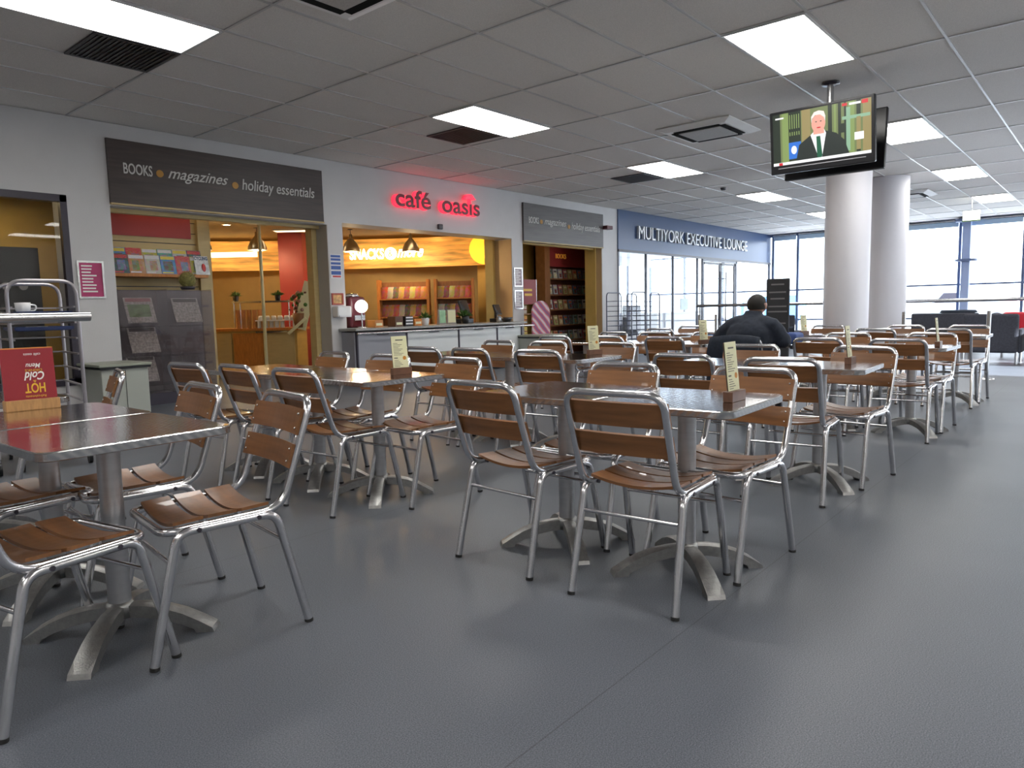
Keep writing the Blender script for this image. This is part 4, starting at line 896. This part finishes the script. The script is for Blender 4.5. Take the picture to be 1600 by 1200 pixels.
# ------------------------------------------------------------------ far book shop
bs = thing('book_shelves', 'tall dark wood book shelves in the far shop opening', 'bookcase', (13.5, 10.45, 0))
MB().box((0, .25, 0), (2.3, .30, 2.6)).build('back_panel', mat('red_brown_wood', (.15, .04, .02), .5, noise=(5, .2)), bs); MB().box((.25, .02, 2.12), (2.3, .24, 2.62)).build('header', REDW, bs)
text('BOOKS', .42, .11, mat('header_orange', (.65, .25, .03), .5, emit=(.65, .25, .03), es=.3), bs, extrude=.004, x0=.48, z0=2.32, y=.015)
for z in (.35, .72, 1.10, 1.46, 1.84): MB().box((.2, .0, z - .03), (2.3, .25, z)).build('shelf', MIDW, bs)
MB().box((.0, -.02, 0), (.2, .3, 2.7)).build('side_panel', MIDW, bs)
BH = [(.5, .45, .1), (.55, .5, .4), (.05, .12, .15), (.45, .06, .03), (.12, .25, .18), (.6, .3, .08), (.5, .5, .5), (.06, .04, .04)]
BN = ['yellow', 'cream', 'dark blue', 'red', 'green', 'orange', 'white', 'black']; bp_ = []
for i in range(8):
    b = MB(); b.box((-.075, 0, 0), (.075, .025, .23), 0); b.box((-.055, -.001, .15), (.055, 0, .19), 1); b.box((-.04, -.001, .03), (.045, 0, .12), 2)
    bp_.append(b.build('paperback_book', [printed('book_%d' % i, BH[i], 30, .3), mat('book_title_%d' % (i % 3), [(.7, .6, .4), (.1, .05, .05), (.6, .1, .05)][i % 3], .5), mat('book_art_%d' % ((i + 1) % 4), [(.1, .1, .1), (.4, .2, .1), (.6, .5, .3), (.2, .05, .05)][(i + 1) % 4], .5, noise=(30, .6))]))
ub = set()
for r, z in enumerate((.352, .722, 1.102, 1.462, 1.842)):
    for k in range(9):
        i = (k * 5 + r * 3) % 8; p = bp_[i]; o = p if i not in ub else p.copy()
        if o is not p: COL.objects.link(o)
        ub.add(i); o.location = (13.84 + .205 * k, 10.52, z); o.rotation_euler = (math.radians(-8), 0, 0)
        tag(o, '%s paperback, %s from left on the %s shelf of the far shop' % (BN[i], (ordn + ['ninth'])[k], ('bottom', 'second lowest', 'middle', 'second highest', 'top')[r]), 'book', 'paperbacks in the far shop')
ac = thing('ice_cream_board', 'round-topped standing ice cream price board by the far shop', 'sign board', (11.42, 8.95, 0), math.radians(-12))
pts = [(-.23, .06), (.23, .06)] + [(.23 * math.cos(math.radians(a)), 1.05 + .23 * math.sin(math.radians(a))) for a in range(0, 181, 12)]
IC = mat('ice_board', (.34, .26, .33), .4); nt_ = IC.node_tree; wv = nt_.nodes.new('ShaderNodeTexWave'); wv.bands_direction = 'DIAGONAL'; wv.inputs['Scale'].default_value = 3.2; wv.inputs['Distortion'].default_value = 2; tcx = nt_.nodes.new('ShaderNodeTexCoord'); rr = nt_.nodes.new('ShaderNodeValToRGB')
rr.color_ramp.elements[0].color = (.22, .08, .20, 1); rr.color_ramp.elements[1].color = (.55, .48, .52, 1); e_ = rr.color_ramp.elements.new(.5); e_.color = (.5, .10, .12, 1)
nt_.links.new(tcx.outputs['Object'], wv.inputs['Vector']); nt_.links.new(wv.outputs['Fac'], rr.inputs[0]); nt_.links.new(rr.outputs[0], nt_.nodes['Principled BSDF'].inputs['Base Color'])
MB().prism(pts, 1, -.015, .015).build('board', IC, ac); MB().box((-.25, -.2, 0), (.25, .2, .06)).build('base', DARK, ac)
rp = thing('red_poster', 'red sale poster on a stand just inside the far shop', 'poster', (11.75, 9.75, 0)); MB().box((0, 0, 1.22), (.55, .02, 1.75)).build('sheet', REDW, rp); MB().cyl((.56, .01, 0), (.56, .01, 1.75), .012).build('pole', STEEL, rp); MB().box((.1, -.004, 1.5), (.4, 0, 1.55)).box((.15, -.004, 1.4), (.4, 0, 1.45)).build('print', YL, rp); MB().box((.3, -.1, 0), (.8, .12, .02)).build('foot', STEEL, rp)
for k, (z, c) in enumerate(((.55, (.6, .45, .1)), (.8, (.65, .3, .05)), (1.02, (.55, .45, .35)))):
    t = thing('gift_box', 'small %s box on the stand under the red poster' % ('yellow', 'orange', 'cream')[k], 'box', (11.95, 9.92, z)); MB().rbox((-.13, -.08, 0), (.13, .08, .18), .01, 1).build('body', mat('gift_%d' % k, c, .5, noise=(20, .4)), t); MB().box((-.13, -.082, .08), (.13, .082, .1)).build('ribbon', REDW, t)
gs = thing('gift_stand', 'small wooden stand of gift boxes just inside the far shop', 'stand', (11.7, 9.85, 0)); 
for z in (.53, .78, 1.0): MB().box((0, -.05, z), (.5, .2, z + .02)).build('shelf', MIDW, gs)
MB().box((0, .2, 0), (.5, .22, 1.22)).build('back_panel', MIDW, gs)

# ------------------------------------------------------------------ trolleys and near handrail
PGL = mat('grey_pink_paint', (.36, .34, .36), .3, .6, noise=(4, .05))
def trolley(x, y, rz, W, Dp, H, label, runs, trays, m=PGL, pane=False):
    t = thing('tray_trolley', label, 'trolley', (x, y, 0), rz, 'tray trolleys')
    for yy in (0, Dp): MB().tube(fillet([(0, yy, .12), (0, yy, H), (W, yy, H), (W, yy, .12)], .11), .014, n=10).build('arch_frame', m, t)
    for k in range(runs):
        z = .25 + (H - .45) * k / (runs - 1)
        for xx in (.018, W - .018): MB().box((xx - .01, 0, z), (xx + .01, Dp, z + .012)).build('tray_runner', m, t)
        MB().box((.0, Dp - .006, z), (W, Dp + .006, z + .012)).build('cross_bar', m, t)
    for xx in (.0, W):
        for yy in (.0, Dp): MB().cyl((xx - .012, yy, .05), (xx + .012, yy, .05), .05, n=16).build('castor', BLACK, t); MB().cyl((xx, yy, .08), (xx, yy, .13), .012).build('castor_stem', STEEL, t)
    return t
trolley(1.60, 6.15, math.radians(-8), .44, .66, 1.41, 'grey tray trolley with a mug on top at the left edge', 9, 0)
trolley(1.02, 6.2, math.radians(-8), .44, .66, 1.43, 'grey tray trolley cut off by the left edge of the view', 9, 0)
BT = mat('blue_tray', (.012, .03, .12), .35, noise=(5, .1))
for k, (z, l) in enumerate(((1.155, 'upper dark blue tray on the trolley, under the white mug'), (1.04, 'lower dark blue tray on the same trolley'))):
    t = thing('serving_tray', l, 'tray', (1.60, 6.15, z), math.radians(-8), 'blue trays on the trolley'); MB().rbox((.04, .03, 0), (.40, .62, .012), .004, 1).build('base', BT, t); MB().box((.03, .02, .008), (.41, .035, .03)).box((.03, .61, .008), (.41, .63, .03)).box((.03, .02, .008), (.045, .63, .03)).box((.395, .02, .008), (.41, .63, .03)).build('lip', BT, t)
mg = thing('mug', 'white mug standing on the blue tray of the left trolley', 'mug', (1.735, 6.30, 1.168)); MB().lathe([(0, 0), (.035, 0), (.048, .03), (.052, .085), (.049, .085), (.044, .03), (0, .01)], n=24).build('cup', WHITE2, mg); MB().tube(fillet([(.046, -.0, .07), (.09, -.0, .065), (.08, -.0, .025), (.043, -.0, .022)], .02), .006, n=8).build('handle', WHITE2, mg)
pl = thing('saucer', 'white saucer stack on the lower blue tray of the trolley', 'saucer', (1.83, 6.35, 1.053)); MB().lathe([(0, 0), (.04, 0), (.075, .015), (.07, .018), (0, .008)], n=20).build('saucers', WHITE2, pl)
hr = thing('handrail', 'thick polished rail ending at the left, in front of the trolleys', 'rail', (-1.5, 4.95, 0))
MB().tube([(0, 0, 1.135), (3.22, 0, 1.135)], .028, n=16).build('top_rail', STEEL, hr); MB().tube([(0, .0, .66), (2.4, .0, .66)], .012).build('lower_rail', STEEL, hr)
for x in (.2, 2.2): MB().cyl((x, 0, .0), (x, 0, 1.11), .02).build('post', STEEL, hr); MB().lathe([(.06, 0), (.06, .01), (.02, .012)], (x, 0, 0)).build('floor_plate', STEEL, hr)
trolley(13.7, 8.2, math.radians(4), .68, .62, 1.44, 'empty bakery rack trolley in front of the lounge glass', 10, 0, mat('dark_grey_steel', (.14, .15, .19), .35, .5, noise=(4, .05)))
trolley(14.6, 8.25, math.radians(2), .46, .6, 1.42, 'second empty rack trolley just right of the bakery rack', 10, 0, mat('dark_grey_steel', (.14, .15, .19), .35, .5))

# ------------------------------------------------------------------ far handrail, queue posts, seating
fr_ = thing('handrail', 'long polished handrail crossing behind both white columns', 'rail', (16.0, -2.5, 0))
MB().tube([(0, 0, 1.10), (0, 10.28, 1.10)], .035, n=14).build('top_rail', STEEL, fr_)
for y in (.1, 2.2, 10.2): MB().cyl((0, y, 0), (0, y, 1.07), .022).build('post', STEEL, fr_)
for k, (y, l) in enumerate(((1.41, 'slim steel queue post standing alone by the right aisle'), (2.47, 'slim steel queue post just right of the farther column'), (4.24, 'slim steel queue post right of the seated person'), (5.42, 'slim steel queue post left of the person, nearer of the pair'), (5.73, 'slim steel queue post at the left end of the handrail'))):
    t = thing('queue_post', l, 'post', (11.89, y, 0), group='slim steel queue posts'); MB().cyl((0, 0, .01), (0, 0, .95), .028, n=14).build('post', STEEL, t); MB().lathe([(0, .02), (.1, .015), (.11, 0)], n=20).build('base', STEEL, t)
def tub(x, y, rz, m, label, W=.8):
    t = thing('lounge_chair', label, 'armchair', (x, y, 0), rz, 'lounge armchairs')
    MB().rbox((-.35, -W / 2, .22), (.35, W / 2, .42), .04).build('seat', m, t); MB().rbox((-.42, -W / 2, .2), (-.28, W / 2, .86), .05, 3).build('backrest', m, t)
    for s in (-1, 1):
        MB().rbox((-.35, s * W / 2 - .05, .2), (.33, s * W / 2 + .05, .6), .03).build('arm', m, t)
        for sx in (-.36, .3): MB().cyl((sx, s * (W / 2 - .02), 0), (sx, s * (W / 2 - .02), .22), .022).build('leg', STEEL, t)
tub(14.9, 1.70, 0, CHARC, 'dark armchair seen from behind, right of the queue post'); tub(14.7, .62, .1, CHARC, 'dark armchair at the right edge of the view'); tub(16.6, 1.35, .1, mat('red_vinyl', (.55, .015, .03), .35, noise=(4, .05)), 'red armchair showing between the dark armchairs')
for y, l in ((3.0, 'dark bench back below the window right of the columns'), (4.45, 'dark bench back just right of the farther column'), (6.9, 'dark bench back beyond the person')):
    t = thing('bench', l, 'bench', (18.6, y, 0), group='dark benches by the end window'); MB().rbox((-.3, -.65, .3), (.3, .65, .42), .03).build('seat', CHARC, t); MB().rbox((-.34, -.65, .42), (-.26, .65, .82), .03).build('backrest', CHARC, t)
    for s in (-.5, .5): MB().box((-.28, s - .03, 0), (.28, s + .03, .3)).build('leg', DARK, t)
rb = thing('litter_bin', 'red litter bin with a dark wide lid beyond the dark benches', 'bin', (20.2, 3.02, 0)); MB().lathe([(0, 0), (.24, 0), (.27, .78), (0, .78)], n=24).build('body', mat('bin_red', (.36, .05, .05), .45, noise=(4, .1)), rb); MB().lathe([(0, .86), (.36, .86), (.40, .80), (.28, .78)], n=24).build('lid', NAVY, rb)
ab = thing('standing_board', 'tall dark standing menu board behind the seated person', 'sign board', (11.2, 4.08, 0), 0); Mb = None
MB().rbox((-.02, -.17, .25), (.02, .19, 1.50), .015).build('board', mat('slate_board', (.035, .037, .042), .5, noise=(3, .1)), ab); b = MB()
for z, w_ in ((1.40, .2), (1.28, .26), (1.18, .22), (1.06, .28), (.98, .3), (.8, .26), (.68, .24)): b.box((-.024, .01 - w_ / 2, z), (-.02, .01 + w_ / 2, z + .022))
b.build('chalk_lines', mat('chalk', (.25, .25, .25), .8), ab); MB().box((-.2, -.15, 0), (.2, .17, .03)).cyl((0, 0, .03), (0, 0, .26), .02).build('base', DARK, ab)
# lounge things
for x, y, l, c in ((17.6, 10.9, 'grey rounded armchair behind the lounge glass', mat('mid_grey_cloth', (.16, .16, .17), .9, noise=(30, .1))), ):
    t = thing('lounge_chair', l, 'armchair', (x, y, 0)); MB().rbox((-.45, -.35, .3), (.45, .35, .62), .08, 3).build('seat', c, t); MB().rbox((-.45, -.42, .4), (.45, -.30, 1.15), .06, 3).build('backrest', c, t); MB().box((-.4, -.3, 0), (.4, .3, .3)).build('base', WHITE2, t)
ld_ = thing('lounge_desk', 'long low white desk behind the lounge glass', 'desk', (18.6, 10.3, 0)); MB().rbox((0, 0, 0), (2.7, .6, .88), .01).build('body', mat('lounge_white', (.8, .8, .8), .6), ld_); MB().rbox((-.05, -.05, .88), (2.75, .65, .92), .01).build('top', WHITE2, ld_)
mo = thing('desk_monitor', 'grey green monitor on the white lounge desk', 'monitor', (20.6, 10.45, .92)); MB().rbox((-.25, -.02, .06), (.25, .02, .42), .01).build('screen', mat('screen_green', (.12, .22, .2), .4), mo); MB().cyl((0, 0, 0), (0, 0, .08), .03).lathe([(0, .01), (.1, .01), (.1, 0)]).build('stand', DARK, mo)

# ------------------------------------------------------------------ person
def skin_mesh(name, pts, edges, root, m, parent, sub=2):
    me = bpy.data.meshes.new(name); bm = bmesh.new(); ly = bm.verts.layers.skin.verify(); vs = [bm.verts.new(p[0]) for p in pts]
    for a, c in edges: bm.edges.new((vs[a], vs[c]))
    for v, p in zip(vs, pts): r = p[1]; v[ly].radius = (r, r) if not hasattr(r, '__len__') else r; v[ly].use_root = False
    vs[root][ly].use_root = True; bm.to_mesh(me); bm.free(); me.materials.append(m)
    o = bpy.data.objects.new(name, me); COL.objects.link(o); o.parent = parent
    s = o.modifiers.new('skin', 'SKIN'); s.use_smooth_shade = True; u = o.modifiers.new('sub', 'SUBSURF'); u.levels = sub; u.render_levels = sub
    return o
pr = thing('person', 'person in a dark jacket sitting with their back to the viewer, elbows out', 'person', (6.42, 2.62, 0))
def chain(P, E, start, nodes):
    k = start
    for n_ in nodes: P.append(n_); E.append((k, len(P) - 1)); k = len(P) - 1
    return k
P = [((0, 0, .50), .13)]; E = []
ch = chain(P, E, 0, [((.01, 0, .66), .135), ((.05, 0, .82), .14), ((.09, 0, .94), .12)])
nk = chain(P, E, ch, [((.13, -.01, 1.0), .06), ((.155, -.015, 1.05), .058)]); hd = chain(P, E, nk, [((.175, -.02, 1.10), .082), ((.17, -.02, 1.155), .078)])
for s in (1, -1):
    el = (.13, .33, .80) if s > 0 else (.12, -.29, .78)
    wr = (.34, .24, .765) if s > 0 else (.36, -.16, .765)
    k = chain(P, E, ch, [((.09, s * .17, .94), .055), ((.11, s * .25, .88), .045), (el, .036), (wr, .028)])
    d = (Vector(wr) - Vector(el)).normalized(); pm_ = Vector(wr) + d * .05; k = chain(P, E, k, [(tuple(pm_), .026)])
    side = d.cross(Vector((0, 0, 1))).normalized()
    for f, (o_, l_) in enumerate(((-.03, .052), (-.010, .062), (.010, .058), (.03, .045))):
        b0 = pm_ + d * .04 + side * o_; chain(P, E, k, [(tuple(b0), .0095), (tuple(b0 + d * l_ * .5 + Vector((0, 0, .004))), .009), (tuple(b0 + d * l_ + Vector((0, 0, -.008))), .0075)])
    th_ = Vector(wr) + d * .025 + side * (-s) * -.035; chain(P, E, k, [(tuple(th_), .010), (tuple(th_ + d * .03 + side * s * .015), .009)])
    kn = chain(P, E, 0, [((.05, s * .10, .50), .085), ((.42, s * .13, .53), .06)]); chain(P, E, kn, [((.38, s * .13, .28), .05), ((.36, s * .13, .09), .035), ((.46, s * .14, .04), .035)])
# nose and ears as small branches of the head
chain(P, E, hd - 1, [((.262, -.02, 1.095), .014)]); chain(P, E, hd - 1, [((.17, .072, 1.10), .016)]); chain(P, E, hd - 1, [((.17, -.112, 1.10), .016)])
skin_mesh('body', P, E, 0, SKIN, pr)
def vtube(b, pts, rad, n=16):
    pts = [Vector(p) for p in pts]; vs = []; N = len(pts)
    for i, p in enumerate(pts):
        d = (pts[min(i + 1, N - 1)] - pts[max(i - 1, 0)]).normalized(); a = Vector((0, 0, 1)).cross(d).normalized() if abs(d.z) < .9 else Vector((1, 0, 0)); c = d.cross(a)
        rx_, ry_ = rad[i] if hasattr(rad[i], '__len__') else (rad[i], rad[i])
        vs += [p + a * math.cos(2 * PI * k / n) * rx_ + c * math.sin(2 * PI * k / n) * ry_ for k in range(n)]
    b.add(vs, [(i * n + k, i * n + (k + 1) % n, (i + 1) * n + (k + 1) % n, (i + 1) * n + k) for i in range(N - 1) for k in range(n)] + [tuple(range(n))[::-1], tuple(range((N - 1) * n, N * n))], 0, True)
b = MB(); vs = []; n = 28; rings = [(.45, 0, .15, .20), (.55, 0, .16, .205), (.66, .01, .155, .205), (.76, .03, .15, .215), (.86, .05, .15, .215), (.92, .07, .135, .195), (.965, .09, .115, .15), (1.0, .105, .095, .11), (1.03, .12, .08, .085), (1.06, .135, .072, .075)]
for z, cx__, a_, c_ in rings: vs += [(cx__ + a_ * math.cos(2 * PI * k / n), -.005 + c_ * math.sin(2 * PI * k / n), z) for k in range(n)]
b.add(vs, [(i * n + k, i * n + (k + 1) % n, (i + 1) * n + (k + 1) % n, (i + 1) * n + k) for i in range(len(rings) - 1) for k in range(n)] + [tuple(range(n))[::-1], tuple(range((len(rings) - 1) * n, len(rings) * n))], 0, True)
for s in (1, -1):
    el = Vector((.13, .33, .80) if s > 0 else (.12, -.29, .78)); wr = Vector((.30, .26, .775) if s > 0 else (.32, -.18, .775)); sh = Vector((.09, s * .19, .90))
    vtube(b, [(.08, s * .08, .93), sh, sh.lerp(el, .35), sh.lerp(el, .7), el, el.lerp(wr, .35) + Vector((0, s * .012, 0)), el.lerp(wr, .7), wr], [.09, .092, .082, .075, .070, .064, .054, .046]); b.ball(tuple(el), .069, nu=16, nv=10)
jk = b.build('jacket', NAVY, pr); rm = jk.modifiers.new('remesh', 'REMESH'); rm.mode = 'VOXEL'; rm.voxel_size = .011; rm.use_smooth_shade = True
sm_ = jk.modifiers.new('smooth', 'SMOOTH'); sm_.iterations = 6; sm_.factor = .6
tx = bpy.data.textures.new('folds', 'CLOUDS'); tx.noise_scale = .11; dsp = jk.modifiers.new('folds', 'DISPLACE'); dsp.texture = tx; dsp.strength = .022; dsp.mid_level = .5; dsp.texture_coords = 'LOCAL'
P = [((0, 0, .50), (.17, .14))]; E = []
for s in (1, -1): chain(P, E, 0, [((.06, s * .10, .50), .095), ((.42, s * .13, .53), .072), ((.38, s * .13, .28), .062), ((.36, s * .13, .10), .055)])
skin_mesh('trousers', P, E, 0, mat('dark_trousers', (.012, .014, .022), .9, noise=(40, .2)), pr)
for s in (1, -1): MB().rbox((.28, s * .135 - .05, 0), (.55, s * .135 + .05, .09), .03, 3).build('shoe', BLACK, pr)
b = MB(); nu, nv = 24, 14; vs = []
for j in range(nv + 1):
    for i in range(nu):
        th_, ph_ = .62 * PI * j / nv, 2 * PI * i / nu; fr2 = math.cos(ph_)
        lim = th_ * 1.05 if fr2 < .25 else min(th_, .34 * PI)
        vs.append((.168 + .098 * math.sin(lim) * math.cos(ph_), -.02 + .088 * math.sin(lim) * math.sin(ph_), 1.112 + .098 * math.cos(lim)))
b.add(vs, [(j * nu + i, (j + 1) * nu + i, (j + 1) * nu + (i + 1) % nu, j * nu + (i + 1) % nu) for j in range(nv) for i in range(nu)], 0, True); b.build('hair', HAIR, pr)
for s in (.02, -.06): MB().ball((.252, s, 1.118), .010, nu=10, nv=6).build('eye', mat('eye_dark', (.05, .04, .03), .2), pr)
MB().ball((.250, -.02, 1.062), (.008, .024, .006), nu=10, nv=6).build('mouth', mat('lip', (.35, .12, .10), .5), pr)
# coat over the chair back
ct = thing('coat', 'dark coat hung over the chair back of the seated person', 'coat', (6.58 - .38, 2.65, 0)); b = MB(); vs = []; N = 14
for j in range(9):
    v = j / 8
    for i in range(N + 1):
        u = -1 + 2 * i / N; zz = .845 - .42 * v - .02 * u * u; vs.append((-.02 - .035 * math.sin(PI * min(v * 1.5, 1)) + .012 * math.sin(9 * u + 4 * v) - .0 , u * (.225 + .035 * v), zz))
nf = len(vs); vs += [(x + .075 - .02 * abs(math.sin(5 * y)), y, z) for x, y, z in vs]
fs = [(j * (N + 1) + i, j * (N + 1) + i + 1, (j + 1) * (N + 1) + i + 1, (j + 1) * (N + 1) + i) for j in range(8) for i in range(N)]
f2 = [tuple(nf + q for q in f)[::-1] for f in fs]; rim = [(i, nf + i, nf + i + 1, i + 1) for i in range(N)]
rim += [(j * (N + 1), (j + 1) * (N + 1), nf + (j + 1) * (N + 1), nf + j * (N + 1)) for j in range(8)] + [(j * (N + 1) + N, nf + j * (N + 1) + N, nf + (j + 1) * (N + 1) + N, (j + 1) * (N + 1) + N) for j in range(8)]
b.add(vs, fs + f2 + rim, 0, True); b.build('cloth', NAVY, ct)
bg_ = thing('shopping_bag', 'blue bag on the table at the right of the seated person', 'bag', (6.98, 2.42, TZ)); MB().rbox((-.12, -.09, 0), (.12, .09, .10), .03, 3).build('bag', mat('blue_cloth', (.04, .08, .25), .7, noise=(8, .2)), bg_); MB().tube(fillet([(-.08, 0, .08), (-.06, 0, .15), (.06, 0, .15), (.08, 0, .08)], .03), .006, n=6).build('handle', NAVY, bg_)
np_ = thing('newspaper', 'folded paper lying on the table by the blue bag', 'newspaper', (7.1, 2.62, TZ), .3); MB().box((-.14, -.1, 0), (.14, .1, .012)).build('pages', PAPER, np_); MB().box((-.12, -.08, .012), (.05, .06, .0125)).build('print', INK, np_)

# ------------------------------------------------------------------ vehicles beyond the glass
def van(x, y, m, label):
    t = thing('service_vehicle', label, 'vehicle', (x, y, -.3), PI / 2, 'vehicles beyond the end window')
    MB().prism([(-2.2, .35), (2.2, .35), (2.2, 1.0), (1.5, 1.2), (1.0, 1.85), (-2.1, 1.9), (-2.2, 1.7)], 1, -.85, .85).build('body', m, t)
    MB().prism([(.2, 1.25), (1.35, 1.25), (.95, 1.75), (.2, 1.75)], 1, -.86, .86).build('side_window', DARK, t)
    for xx in (-1.4, 1.4):
        for yy in (-.8, .8): MB().cyl((xx, yy - .12, .36), (xx, yy + .12, .36), .36, n=20).build('wheel', BLACK, t)
van(44, 6.2, mat('pale_vehicle', (.5, .55, .62), .4, noise=(3, .05)), 'pale vehicle seen through the glass at the right'); van(46, 17.5, mat('blue_vehicle', (.12, .3, .55), .4, noise=(3, .05)), 'blue vehicle seen through the glass behind the dark board')
